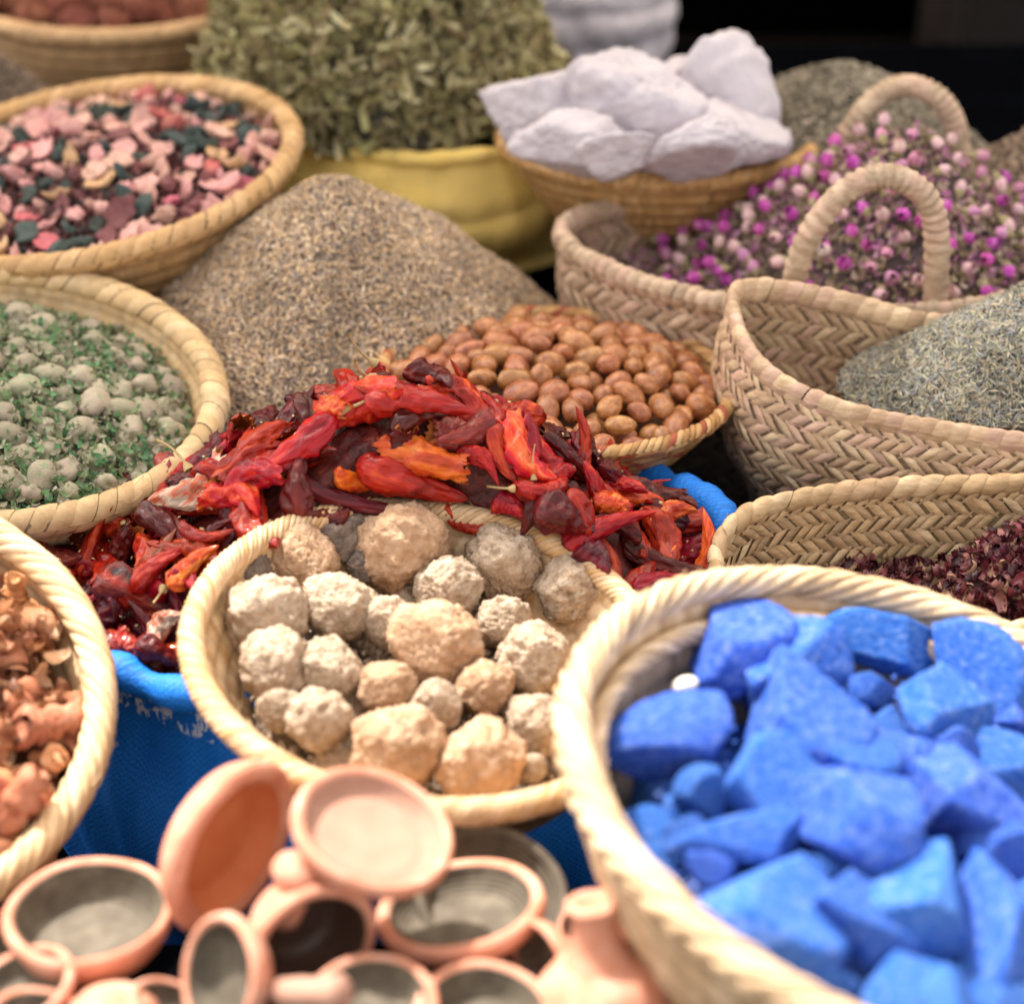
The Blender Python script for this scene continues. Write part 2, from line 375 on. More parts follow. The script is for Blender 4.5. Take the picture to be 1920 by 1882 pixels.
def sack(name, label, c, a, b, height, mats, top=None, noise_amp=.015, seed=1., rim=.012, bulge=.05, tx=0, ty=0, folds=0, clamp=None):
    """open sack: rolled edge at height c.z, body down to the stall"""
    root = place(name, None, M=Matrix.Translation((c[0], c[1], c[2]-height)), label=label, cat='sack')
    nt, nv = 200, 60; V = []
    for i in range(nt):
        t = 2*PI*i/nt
        for j in range(nv):
            v = j/(nv-1); k = 1+bulge*math.sin(PI*min(1, v*1.1))/a*.5
            n1 = noise.noise(Vector((math.cos(t)*2+seed, math.sin(t)*2, v*2.5)))*noise_amp
            n2 = noise.noise(Vector((math.cos(t)*6+seed, math.sin(t)*6, v*3+5)))*noise_amp*.6+abs(noise.noise(Vector((math.cos(t)*13+seed, math.sin(t)*13, v*2.2+3))))*noise_amp*.55
            f = 0
            if folds: f = .010*abs(math.sin(PI*v*folds+.6*n1/noise_amp))*(1 if v > .03 else 0)
            rr = (n1+n2+f)*min(1, v*6+.3)
            x = (a*k+rr)*math.cos(t); y = (b*k+rr)*math.sin(t)
            z = height*(1-v)+math.sin(tx)*y*(1-v)-math.sin(ty)*x*(1-v)+(n1*1.2)*(1-v)
            V.append((x, y, z))
    V = np.array(V)
    if clamp:
        for q in V: q[2] = min(q[2], clamp(q[0]+c[0], q[1]+c[1])-(c[2]-height)-rim)
    # inner lining goes a little way down
    top_ = V.reshape(nt, nv, 3)[:, 0]
    inn = np.stack([top_*np.array([.97, .97, 1])-np.array([0, 0, d]) for d in (.0, .03, .08)], 1)
    place('sack_body', mesh('sack_body', V, grid(nt, nv, True), mats[0]), root)
    V3 = inn.reshape(-1, 3); place('lining', mesh('lining', V3, grid(nt, 3, True), mats[1]), root)
    Vr, Fr = tube(top_, rim*(1+.55*np.array([noise.noise(Vector((i*.31, seed, 0))) for i in range(nt)])), 10, True)
    place('rolled_edge', mesh('rolled_edge', Vr, Fr, mats[0]), root)
    return root, top_+np.array([c[0], c[1], c[2]-height])

def weave_mat(name, c1, c2, rough=.5, sc=260., print_col=None):
    m = mat(name, [c1, c2], rough, 14, .5, 200, .001, spec=.3)
    t = m.node_tree; N = t.nodes; L = t.links; b = N['Principled BSDF']
    tc = N.new('ShaderNodeTexCoord')
    sp = N.new('ShaderNodeSeparateXYZ'); L.new(tc.outputs['Object'], sp.inputs[0])
    at2 = N.new('ShaderNodeMath'); at2.operation = 'ARCTAN2'; L.new(sp.outputs[1], at2.inputs[0]); L.new(sp.outputs[0], at2.inputs[1])
    cb = N.new('ShaderNodeCombineXYZ'); L.new(at2.outputs[0], cb.inputs[0]); L.new(sp.outputs[2], cb.inputs[1])
    mp = N.new('ShaderNodeMapping'); mp.inputs['Scale'].default_value = (.33*sc, sc, 1); L.new(cb.outputs[0], mp.inputs[0])
    ck = N.new('ShaderNodeTexChecker'); ck.inputs['Scale'].default_value = 1; L.new(mp.outputs[0], ck.inputs[0])
    nb = N.new('ShaderNodeTexNoise'); nb.inputs['Scale'].default_value = .9; L.new(mp.outputs[0], nb.inputs[0])
    sm = N.new('ShaderNodeMath'); sm.operation = 'ADD'; L.new(ck.outputs['Fac'], sm.inputs[0]); L.new(nb.outputs[0], sm.inputs[1])
    bp = N.new('ShaderNodeBump'); bp.inputs['Strength'].default_value = .9; bp.inputs['Distance'].default_value = .0018
    s0_ = b.inputs['Base Color'].links[0].from_socket; hv = N.new('ShaderNodeHueSaturation'); L.new(s0_, hv.inputs['Color'])
    mv = N.new('ShaderNodeMapRange'); mv.inputs[2].default_value = 1.6; mv.inputs[3].default_value = .70; mv.inputs[4].default_value = 1.12; L.new(sm.outputs[0], mv.inputs[0]); L.new(mv.outputs[0], hv.inputs['Value']); L.new(hv.outputs[0], b.inputs['Base Color'])
    L.new(sm.outputs[0], bp.inputs['Height']); L.new(bp.outputs[0], b.inputs['Normal'])
    if print_col:
        # broken, worn printed letters in a band below the edge
        src = b.inputs['Base Color'].links[0].from_socket
        mp2 = N.new('ShaderNodeMapping'); mp2.inputs['Scale'].default_value = (52, 46, 1); L.new(cb.outputs[0], mp2.inputs[0])
        vo = N.new('ShaderNodeTexVoronoi'); vo.inputs['Scale'].default_value = 1; vo.feature = 'DISTANCE_TO_EDGE'; L.new(mp2.outputs[0], vo.inputs[0])
        th = N.new('ShaderNodeMath'); th.operation = 'LESS_THAN'; th.inputs[1].default_value = .13; L.new(vo.outputs[0], th.inputs[0])
        wr = N.new('ShaderNodeTexNoise'); wr.inputs['Scale'].default_value = 60; L.new(tc.outputs['Object'], wr.inputs[0])
        w2 = N.new('ShaderNodeMath'); w2.operation = 'GREATER_THAN'; w2.inputs[1].default_value = .5; L.new(wr.outputs[0], w2.inputs[0])
        mr = N.new('ShaderNodeMapRange'); mr.interpolation_type = 'SMOOTHSTEP'; z0, z1 = print_col[1]
        mr.inputs[1].default_value = z0-.004; mr.inputs[2].default_value = z0+.002; L.new(sp.outputs[2], mr.inputs[0])
        mq = N.new('ShaderNodeMapRange'); mq.interpolation_type = 'SMOOTHSTEP'
        mq.inputs[1].default_value = z1+.004; mq.inputs[2].default_value = z1-.002; L.new(sp.outputs[2], mq.inputs[0])
        p = None
        for s_ in (th.outputs[0], w2.outputs[0], mr.outputs[0], mq.outputs[0]):
            if p is None: p = s_; continue
            mu = N.new('ShaderNodeMath'); mu.operation = 'MULTIPLY'; L.new(p, mu.inputs[0]); L.new(s_, mu.inputs[1]); p = mu.outputs[0]
        mx = N.new('ShaderNodeMix'); mx.data_type = 'RGBA'; L.new(p, mx.inputs[0]); L.new(src, mx.inputs[6]); mx.inputs[7].default_value = (*print_col[0], 1)
        L.new(mx.outputs[2], b.inputs['Base Color'])
    return m

# ---------------------------------------------------------------- setting
def box(x0, x1, y0, y1, z0, z1):
    V = [(x, y, z) for x in (x0, x1) for y in (y0, y1) for z in (z0, z1)]
    return np.array(V), np.array([[0, 1, 3, 2], [4, 6, 7, 5], [0, 4, 5, 1], [2, 3, 7, 6], [0, 2, 6, 4], [1, 5, 7, 3]])
GROUND = mat('ground_dust', [(.006, .005, .004), (.010, .008, .007)], 1, 6, .4, 60, spec=0)
V, F = box(-30, 30, -10, 40, -.1, 0)
place('ground', mesh('ground', V, F, GROUND, smooth=False), kind='structure')
CLOTH = mat('dark_cloth', [(.0012, .0014, .002), (.002, .0024, .004)], 1, 12, .4, 200, spec=0)
steps = [(-1.5, 1.5, .75, 1.999, .19), (-1.5, .05, 2.0, 2.72, .45), (.052, 1.5, 2.46, 2.72, .45), (.052, 1.5, 2.0, 2.458, .30), (-1.5, 1.5, 2.722, 3.6, .48), (-.62, .12, .85, 1.21, .42), (.22, .42, 1.02, 1.22, .50), (-.70, -.52, 1.2, 1.4, .462),
 (-.68, -.48, 1.75, 1.93, .505), (-.02, .12, 1.93, 1.998, .49), (.30, .78, 1.50, 1.66, .455), (.32, .80, 1.82, 1.99, .43), (-.66, -.46, 2.26, 2.45, .565), (.13, .28, 2.46, 2.60, .53), (-.75, -.55, 3.0, 3.2, .585)]
Vs, Fs, off = [], [], 0
for x0, x1, y0, y1, z1 in steps:
    V, F = box(x0, x1, y0, y1, .0, z1); Vs.append(V); Fs.append(F+off); off += 8
place('stall_table', mesh('stall_table', np.vstack(Vs), np.vstack(Fs), CLOTH, smooth=False), label='stepped stall table under a dark cloth, below all the baskets and sacks', cat='table')
WALLM = mat('unlit_black_wall', [(.0006, .0005, .0005), (.001, .0009, .0009)], 1, 3, .2, 30, spec=0)  # near-black colour stands in for the unlit shop interior
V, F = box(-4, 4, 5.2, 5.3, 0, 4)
place('shop_wall', mesh('shop_wall', V, F, WALLM, smooth=False), label='shop wall behind the whole stall, coloured black for the unlit interior', cat='wall')
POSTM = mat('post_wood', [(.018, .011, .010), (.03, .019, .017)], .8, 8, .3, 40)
p = aty(1760, 60, 4.6)
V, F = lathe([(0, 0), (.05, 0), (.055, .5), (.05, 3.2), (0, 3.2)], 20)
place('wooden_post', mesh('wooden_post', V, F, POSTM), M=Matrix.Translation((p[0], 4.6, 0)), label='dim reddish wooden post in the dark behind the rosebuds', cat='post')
p = aty(1860, 100, 4.9)
V, F = box(-.16, .13, -.02, .02, 0, 3.2)
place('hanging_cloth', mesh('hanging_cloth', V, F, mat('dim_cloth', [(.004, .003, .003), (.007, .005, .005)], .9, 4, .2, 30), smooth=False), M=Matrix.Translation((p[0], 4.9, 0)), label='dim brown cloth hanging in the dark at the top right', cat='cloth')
# the awning over the back of the stall (above the picture) throws the shade
AW = mat('awning_canvas', [(.86, .76, .62), (.90, .80, .66)], .8, 5, .1, 80, transl=.78)
nx, ny = 30, 20; V = []
EDGE_Y = 2.47
for i in range(nx):
    for j in range(ny):
        x = -3.2+i/(nx-1)*5.6; y = EDGE_Y+j/(ny-1)*2.9
        V.append((x, y, 2.45+.04*math.sin(i*.9)*(1-j/ny)+.25*j/ny+(.02*math.sin(i*2.1))))
place('awning', mesh('awning', V, grid(nx, ny), AW), label='pale canvas awning stretched over the back half of the stall', cat='awning')

# ---------------------------------------------------------------- the stall's baskets, trays and sacks
# content surfaces
def dome(hc, r0, z0): return lambda x, y: z0+hc*max(0., 1-(x*x+y*y)/(r0*r0))

def poisson(a, b, dmin, tries=6000, mask=None):
    pts = np.zeros((0, 2))
    for _ in range(tries):
        x, y = RNG.uniform(-a, a), RNG.uniform(-b, b)
        if (x/a)**2+(y/b)**2 > 1 or (mask and not mask(x, y)): continue
        if len(pts) and ((pts-[x, y])**2).sum(1).min() < dmin*dmin: continue
        pts = np.vstack([pts, [x, y]])
    return pts
ORD = ['first', 'second', 'third', 'fourth', 'fifth', 'sixth', 'seventh', 'eighth', 'ninth', 'tenth', 'eleventh', 'twelfth', '13th', '14th', '15th', '16th', '17th', '18th', '19th', '20th', '21st', '22nd', '23rd', '24th', '25th', '26th', '27th', '28th', '29th', '30th', '31st', '32nd', '33rd', '34th', '35th', '36th', '37th', '38th', '39th', '40th']
def row_labels(items, rowh, front, cat, group):
    """items: (obj, look). rows counted from the front edge, then from the left"""
    q = [(o, look)+tuple(proj(o.location)[:2]) for o, look in items]
    y0 = max(i[3] for i in q); rows = {}
    for o, look, x, y in q: rows.setdefault(int((y0-y)/rowh), []).append((x, o, look))
    for k, (r, its) in enumerate(sorted(rows.items())):
        its.sort(key=lambda t: t[0])
        for j, (x, o, look) in enumerate(its):
            o['label'] = f'{look}, {ORD[min(j, 39)]} from left in {ORD[min(k, 39)]} row {front}'
            o['category'] = cat; o['group'] = group

OFF = {}
def off_frame(name, me, M):
    OFF.setdefault((name, me.materials[0].name), []).append((me, M))
# ---- prototypes
def rock_mesh(seed, sub=5, lo=.20, mid=.12, hi=.06):
    V, F = ICO[sub]; a = nz(V, 1.1, seed); b = nz(V, 3.2, seed+3); c = nz(V, 9, seed+5); d = nz(V, 22, seed+9)
    k = 1+lo*a+mid*b
    rg = np.random.default_rng(int(seed*10)+3)
    if sub == 5:
        for _ in range(4):
            q = rg.normal(size=3); q /= np.linalg.norm(q); dn = V@q; k = np.minimum(k, np.where(dn > .05, rg.uniform(.80, .92)/np.maximum(dn, .05), 9.))
    k = k-np.abs(c)*hi*1.6+d*hi*1.3
    V = V*k[:, None]*np.array([1, .92, .85]); return V, F
def chunk_mesh(seed, sub=4, ncut=11, rough=.02, sharp=26.):
    rg = np.random.default_rng(seed); V, F = ICO[sub]
    N = rg.normal(size=(ncut, 3)); N /= np.linalg.norm(N, axis=1)[:, None]; D = rg.uniform(.48, .85, ncut)
    dn = V@N.T; r = np.where(dn > .05, D[None]/np.maximum(dn, .05), 50.)
    r = np.minimum(r, 3); r = -np.log(np.exp(-sharp*r).sum(1)+math.exp(-sharp*1.15))/sharp
    r = r*(1+rough*nz(V, 3, seed)+rough*.8*nz(V, 9, seed+2)); r = r*(1+rough*.6*nz(V, 22, seed+7)-rough*1.2*np.maximum(0, nz(V, 5, seed+4)-.15)); V = V*r[:, None]
    return V, F

ROCKM = [mesh('stone', *rock_mesh(s*7.3+1)) for s in range(6)]
ROCK_MATS = {
 'p': mat('peach_stone', [(.36, .21, .12), (.48, .31, .19), (.56, .39, .27)], .95, 3, .9, 11, .004, rnd=.06, spec=.1),
 'w': mat('chalky_stone', [(.30, .20, .13), (.50, .38, .27), (.59, .48, .37)], .95, 4, 1., 12, .004, rnd=.06, spec=.1),
 'd': mat('shade_grey_stone', [(.15, .12, .10), (.22, .17, .14), (.34, .26, .20)], .95, 3, .9, 11, .004, rnd=.08, spec=.1)}  # awning shade of the back stones, put into a darker grey
ROCKMM = {k: [] for k in ROCK_MATS}
for k, m_ in ROCK_MATS.items():
    for me in ROCKM:
        c = me.copy(); c.materials.clear(); c.materials.append(m_); ROCKMM[k].append(c)

def tagm(me, m_):
    c = me.copy(); c.materials.clear(); c.materials.append(m_); return c

# =====================================================================================
# A: shallow tray of crumbly stones (centre of the picture)
cA = (-.076, 1.394, .610); rootA, RA = coil_basket('stone_basket', 'shallow straw tray full of crumbly beige stones in front of the red chillies', 'basket', cA, .213, .061, .136, .105, .13, nco=7, rim=.0125, rimn=190, shift=9, pal=ST_CREAM+ST_TAN[:1], power=.8, amp=.0022, walln=170, rim_h=.0008, slant=.8)
sA = Surf(cA, RA, lambda x, y: -.052+.022*max(0, 1-(x*x+y*y)/.036)+.10*max(0, y-.06))
ROCKS = [
 (465,1085,56,'d','stone coloured grey for shade with lit brown foot at the back left rim'),(560,1058,70,'p','round peach stone second from left in the back row'),
 (625,1000,68,'d','stone coloured dark grey for shade, leaning on the back rim behind the peach one'),(757,1035,88,'p','biggest stone, brown with a grey top, middle of the back row'),
 (940,1062,75,'w','large whitish crusty stone at the back right of the tray'),(1062,1112,68,'w','half shaded brown and white stone at the far right back'),
 (838,1108,60,'w','pale crusty stone between the biggest stone and the whitish one'),(640,1140,68,'w','knobbly beige stone with narrow foot below the round peach stone'),
 (498,1165,78,'w','broad sandy stone against the left side of the tray'),(728,1168,50,'w','small pale stone above left of the smooth peach ball'),
 (820,1212,84,'p','large smooth peach ball in the middle of the tray'),(935,1168,50,'w','small crusty stone right of the peach ball'),
 (520,1250,68,'w','sandy stone with dark pitted underside, below the broad sandy stone'),(622,1255,56,'w','upright whitish stone with one dark pit, left of centre'),
 (725,1290,50,'p','small orange tinted stone below left of the peach ball'),(995,1240,68,'w','white crusty stone with pointed left edge at the right side'),
 (815,1325,50,'w','small glittering white stone in front of the peach ball'),(530,1332,42,'w','small grey stone at the lower left edge of the heap'),
 (600,1352,60,'w','knobbly white stone with deep holes at the lower left'),(745,1400,82,'p','wide beige stone at the front behind the clay bowl'),
 (898,1425,76,'p','big sandy orange stone at the front edge of the tray'),(1000,1355,60,'w','whitish pitted stone beside the blue pigment basket rim'),
 (905,1292,52,'p','brown shaded stone deep below the peach ball'),(682,1062,32,'d','tiny stone coloured dark for shade, wedged left of the biggest stone'),
 (868,1005,36,'d','small stone coloured dark for shade, right of the biggest stone'),(992,1440,30,'w','small pale chip lying by the front right rim'),
 (762,962,42,'d','stone coloured grey for shade, perched behind the biggest stone')]
for i, (px, py, r, k, lb) in enumerate(ROCKS):
    P, n = sA.hit(px, py+r*.25); d = proj(P)[2]; s = r*d/FPX*1.12
    if i == 26: P = P+np.array([0, .01, .02])
    P = P+n*s*.35
    place('stone', ROCKMM[k][(i*5+1) % 6], M=TRS(P, rndrot(), (s*RNG.uniform(.95, 1.08), s, s*1.02)), label=lb, cat='stone', group='crumbly stones in the tray')
for k, (x, y) in enumerate(poisson(.15, .15, .05, 600)):
    P, n = sA.w(x, y, -.03)
    if inview(P): place('stone', ROCKMM['wd'[k % 2]][k % 6], M=TRS(P, rndrot(), .027), label='stone of the buried lower layer, mostly hidden under the upper stones', cat='stone', group='buried stones in the tray')
V, F = sA.mesh(lambda a: .17, 16, 60); V[:, 2] -= .035
place('stone_crumbs', mesh('stone_crumbs', V, F, mat('stone_dust', [(.10, .07, .05), (.2, .15, .1)], .95, 60, .8, 200, .004)), label='brown crumbs and dust under the stones', cat='crumbs', kind='stuff')

# =====================================================================================
# B: big basket of blue pigment
cB = (.306, 1.107, .680); rootB, RB = coil_basket('pigment_basket', 'large round straw basket of bright blue pigment lumps at the lower right', 'basket', cB, .268, .013, .222, .17, .15, nco=6, rim=.0140, rimn=84, shift=7.5, pal=[(.76, .55, .34), (.70, .49, .29), (.80, .60, .39), (.62, .43, .25)], power=.6, amp=.004, walln=150, rim_h=.0016, gap=.84, stain=((.08, .15, .25), .55, .95), inner_ring=True, slant=.6)
sB = Surf(cB, RB, lambda x, y: -.066+.034*max(0, 1-(x*x+y*y)/.05)+.20*max(0, y-.08))
PIGM = mat('blue_pigment', [(.018, .085, .43), (.036, .12, .49), (.070, .16, .52), (.17, .25, .55)], 1, 7, 1., 26, .003, rnd=.10, hue=.008, spec=.15)
PIGS = [mesh('pigment_lump', *chunk_mesh(s*13+5, 5, 8+s % 3, .022, 75.), PIGM) for s in range(9)]
PIG = [
 (1365,1215,160,165,60,'upright wedge shaped lump at the back left, one face in shade'),(1455,1262,185,150,45,'arched lump with a hollow below the wedge at the back'),
 (1525,1192,90,60,0,'small pale flat lump near the back rim'),(1655,1205,180,95,0,'long rough lump along the back rim'),
 (1815,1258,170,125,-30,'broad flat slab leaning on the back right rim'),(1622,1292,88,76,10,'small rounded lump in the middle of the back half'),
 (1755,1325,160,160,-30,'big round topped lump right of the centre'),(1268,1402,215,130,28,'long block lying at the far left against the basket side'),
 (1480,1345,190,190,40,'broad flat faced lump just left of the centre'),(1570,1420,150,120,-35,'thick angular lump under the broad flat one'),
 (1432,1478,140,165,40,'crescent shaped lump with a bright top edge'),(1318,1488,75,75,0,'small lump deep in the shaded gap on the left'),
 (1700,1432,190,100,-38,'slanting narrow lump right of the middle'),(1885,1330,130,95,-10,'lump cut off by the right edge, upper one'),
 (1600,1545,210,190,-20,'big knobbly lump in the centre with shaded front'),(1800,1500,190,210,-50,'large speckled lump with reddish dust at the right'),
 (1885,1425,110,170,-60,'tall lump at the right edge'),(1400,1580,220,70,20,'long thin lump in front of the crescent'),
 (1425,1705,210,200,0,'large smooth lump at the lower left of the heap'),(1590,1715,150,170,-40,'hollowed lump in the lower middle'),
 (1710,1700,190,180,20,'large rounded lump in the lower right centre'),(1870,1735,160,220,80,'tall lump at the lower right edge'),
 (1325,1632,70,50,0,'small chip beside the lower left rim'),(1520,1830,150,110,0,'lump at the very bottom, left one'),
 (1700,1845,170,130,0,'lump at the very bottom, middle one'),(1558,1255,60,50,0,'tiny lump beside the arched lump'),
 (1650,1365,80,70,0,'small dusty lump between the two broad lumps'),(1555,1620,60,55,0,'small chip below the central knobbly lump'),
 (1770,1415,80,90,0,'small lump in the gap right of the centre'),(1870,1600,120,90,0,'shaded lump at the right below the speckled one'),
 (1240,1560,70,60,0,'small lump in the dark gap by the left rim'),(1480,1210,70,60,0,'small lump behind the arched lump'),
 (1640,1620,130,110,10,'lump tucked under the front of the central knobbly lump'),(1860,1860,130,110,0,'lump at the very bottom, right one')]
for i, (px, py, ww, hh, ang, lb) in enumerate(PIG):
    if i == 30: px, py = 1290, 1560
    h = sB.hit(px, py+hh*.15)
    P, n = h; d = proj(P)[2]; k = d/FPX
    a = math.radians(ang); X = RT*math.cos(a)+UP*math.sin(a); X = X-n*(X@n)*.6; X /= np.linalg.norm(X)
    Y = np.cross(n, X); Y /= np.linalg.norm(Y); Z = np.cross(X, Y); R3 = Matrix((Vector(X), Vector(Y), Vector(Z))).transposed()
    L_, W_ = max(ww, hh)*k, min(ww, hh)*k; s = .69
    P = P+n*W_*.18
    spin = Matrix.Rotation(PI*(i % 2), 3, 'X')
    place('pigment_lump', PIGS[(i*4+2) % 9], M=TRS(P, R3 @ spin, (L_*s, W_*s*1.1, W_*s*.95)), label='blue pigment '+lb, cat='pigment lump', group='blue pigment lumps in the big basket')
for k, (x, y) in enumerate(poisson(.2, .2, .06, 500)):
    P, n = sB.w(x, y, -.035)
    if inview(P): place('pigment_lump', PIGS[k % 9], M=TRS(P, rndrot(), .042), label='blue pigment lump of the buried lower layer', cat='pigment lump', group='buried blue pigment lumps')
for k, (x, y) in enumerate(poisson(.215, .215, .05, 700)):
    P, n = sB.w(x, y, .004)
    if not inview(P, 30): off_frame('pigment_lumps', PIGS[k % 9], TRS(P, rndrot(), (.045, .036, .034)))
V, F = sB.mesh(lambda a: .195, 20, 80, .006, 40); V[:, 2] -= .05
place('pigment_dust', mesh('pigment_dust', V, F, mat('pigment_dust', [(.01, .05, .25), (.02, .10, .45)], .95, 40, .8, 120, .004)), label='deep blue powder under the pigment lumps', cat='powder', kind='stuff')
P, n = sB.hit(1283, 1306); rr = Matrix.Rotation(.5, 3, 'Z')
place('white_pebble', mesh('white_pebble', *rock_mesh(91, 3, .1, .03, .0), mat('white_pebble', [(.8, .74, .6), (.85, .8, .68)], .6, 4, .1, 10)), M=TRS(P+n*.012, rr, (.012, .009, .008)), label='small cream pebble at the left among the blue lumps', cat='pebble')

# =====================================================================================
# L: blue sack of dried chillies
def tray_max(X, Y):
    '''highest z that stays under the stone tray'''
    dx, dy = X-cA[0], Y-cA[1]; d = math.hypot(dx, dy)
    ei = math.hypot((X-.488)/.282, (Y-1.582)/.125); lim = .44+2.6*max(0., ei-1.10)
    return min(lim, .480-.136*dx+.061*dy+.115*max(0., d-.145)/.065+5*max(0., d-.215))
BLUE = weave_mat('blue_sack_weave', (.006, .15, .62), (.012, .20, .72), .6, 300., ((.62, .72, .85), (.312, .347)))
BLUE_IN = weave_mat('blue_sack_inside', (.005, .12, .52), (.01, .16, .6), .55, 300.)
cL = np.array([-.134, 1.638, .555]); aL, bL = .362, .268
rootL, topL = sack('chilli_sack', 'bright blue woven sack with rolled edge holding the heap of dried red chillies', cL, aL, bL, .362, (BLUE, BLUE_IN), noise_amp=.020, seed=3, rim=.017, bulge=.05, folds=0, clamp=tray_max)
def hL(x, y):
    r = math.hypot(x/(aL*.97), y/(bL*.97)); px_, py_ = x-.02, y-.03
    q = math.hypot(px_/.30, py_/.24)
    return -.012+.150*max(0, 1-q)**.85+.045*max(0, 1-(r)**2)+.012*noise.noise(Vector((x*14, y*14, 2)))
hL0 = hL
def hL(x, y): return min(hL0(x, y), tray_max(x+cL[0], y+cL[1])-cL[2]-.006)
sL = Surf(cL, rotM(0, 0), hL)
V, F = sL.mesh(lambda a: 1/math.sqrt((math.cos(a)/(aL*.97))**2+(math.sin(a)/(bL*.97))**2), 40, 120, .012, 45); V[:, 2] -= .018
place('chilli_scraps', mesh('chilli_scraps', V, F, mat('chilli_scraps', [(.03, .003, .003), (.08, .006, .005), (.14, .014, .006)], .5, 60, .9, 90, .006)), label='dark red scraps deep in the chilli heap', cat='chilli scraps', kind='stuff')

def chilli_mesh(seed, kind, m_, mi_):
    rg = np.random.default_rng(seed); n, k = 46, 30
    s = np.linspace(0, 1, n); ph = np.linspace(0, 2*PI, k, endpoint=False)
    pw = rg.uniform(.45, .75); sh = rg.uniform(.05, .12)
    if kind == 'long': wd = (1-np.exp(-s/.05))*(1-s**1.8)**.9*(.85+.15*np.cos(s*5+seed))
    elif kind == 'broad': wd = (1-np.exp(-s/sh))*(1-s)**pw*1.15
    elif kind == 'open': wd = .78+.25*np.sin(s*PI*.8); wd = wd*(1-s**3)**.6
    else: wd = .85+.12*np.sin(s*7+seed)
    V = np.zeros((n, k, 3)); b1, b2 = rg.uniform(-.16, .16), rg.uniform(-.12, .12); tw = rg.uniform(-1.2, 1.2)
    for i in range(n):
        for j in range(k):
            c, q = math.cos(ph[j]+tw*s[i]), math.sin(ph[j]+tw*s[i])
            u = Vector((c*.9+seed, q*.9, s[i]*2.6))
            a = noise.noise(u); b_ = abs(noise.noise(u*2.1+Vector((7, 1, 3)))); e = abs(noise.noise(Vector((c*2.6+seed*.3, q*2.6, s[i]*4.5+9))))
            w_ = abs(noise.noise(Vector((c*4.5+seed*.3, q*4.5, s[i]*6+3))))
            r = wd[i]*(1+.32*a-.46*b_+.04-.20*e-.09*w_-.12*abs(math.sin(1.5*(ph[j]+tw*s[i])+2.2*a)))
            cr = 1.12
            V[i, j] = (s[i]-.5, r*.5*cr*math.cos(ph[j]), r*.5*cr*.72*math.sin(ph[j]))
    V[:, :, 1] += (b1*np.sin(s*PI))[:, None]*4; V[:, :, 2] += (b2*np.sin(s*PI*1.3+.5))[:, None]*2.
    if kind in ('open', 'stub'):
        for i_ in (0,) + ((n-1,) if kind == 'stub' else ()):
            V[i_, :, 0] += rg.uniform(-.07, .07, k); 
        V[1, :, 0] = V[0, :, 0]*.6+V[2, :, 0]*.4
    F = grid(n, k, False, True)
    V2 = V.reshape(-1, 3)
    faces = [F]
    if kind not in ('open', 'stub'):
        V2 = np.vstack([V2, [[-.5, V[0, :, 1].mean(), V[0, :, 2].mean()]]]); c0 = n*k
        faces.append(np.stack([(np.arange(k)+1) % k, np.arange(k), np.full(k, c0)], 1))
    me = mesh('dried_chilli', V2, faces, m_)
    inner = None
    if kind in ('open', 'stub'):
        ctr = V.mean(1, keepdims=True); Vi = ctr+(V-ctr)*.93; inner = mesh('inner_flesh', Vi.reshape(-1, 3), F[:, ::-1], mi_)
    return me, inner, (V[0, :, 1].mean(), V[0, :, 2].mean())
def cm(nm, cols, rnd=.14, hue=.012, rough=.3, ns=3.): return mat(nm, cols, rough, ns, .75, 15, .0026, rnd=rnd, hue=hue, coat=.32, spec=.18, stretch=(.38, 1.2, 1.2), detail=4)
CHM = {'d': cm('chilli_maroon', [(.045, .003, .005), (.085, .004, .006), (.17, .007, .007)]),
       'r': cm('chilli_red', [(.13, .002, .003), (.28, .004, .004), (.40, .009, .005), (.62, .07, .010)]),
       'o': cm('chilli_orange', [(.30, .010, .008), (.50, .028, .008), (.66, .10, .014), (.74, .24, .06)]),
       'b': cm('chilli_brown_red', [(.12, .02, .016), (.24, .04, .025), (.34, .08, .045)], rough=.45),
       'm': cm('chilli_mouldy', [(.30, .22, .15), (.55, .45, .33), (.50, .10, .02), (.30, .24, .18)], rough=.6),
       'k': cm('chilli_black_patched', [(.40, .02, .01), (.36, .014, .01), (.05, .045, .05), (.40, .02, .012)], ns=1.2)}
INNER = mat('chilli_inside', [(.55, .12, .02), (.70, .26, .06)], .6, 4, .3, 12, .001)
STEMM = mat('chilli_stem', [(.36, .24, .10), (.50, .36, .17)], .7, 8, .4, 30, .0006)
KIND = ['broad', 'long', 'broad', 'open', 'long', 'stub', 'broad', 'open', 'broad', 'long']
CHP = {c: [] for c in CHM}
for si, kd in enumerate(KIND):
    me, inn, ctr = chilli_mesh(si*3.7+2 and int(si*37+2), kd, CHM['r'], INNER)
    for c in CHM: CHP[c].append((tagm(me, CHM[c]), inn, ctr, kd))
def stem_mesh(seed, ln):
    rg = np.random.default_rng(seed); n = 16; s = np.linspace(0, 1, n)
    P = np.stack([-ln*s, .22*ln*np.sin(s*2.2*rg.uniform(.6, 1.3))*rg.choice([-1, 1]), .15*ln*s**2], 1)
    r = np.interp(s, [0, .10, .2, .9, 1], [.12, .10, .032, .022, .035])*.55
    return tube(P, r, 8)
STEMS = [mesh('stem', *stem_mesh(s, ln), STEMM) for s, ln in ((1, .45), (2, .6), (3, .35))]
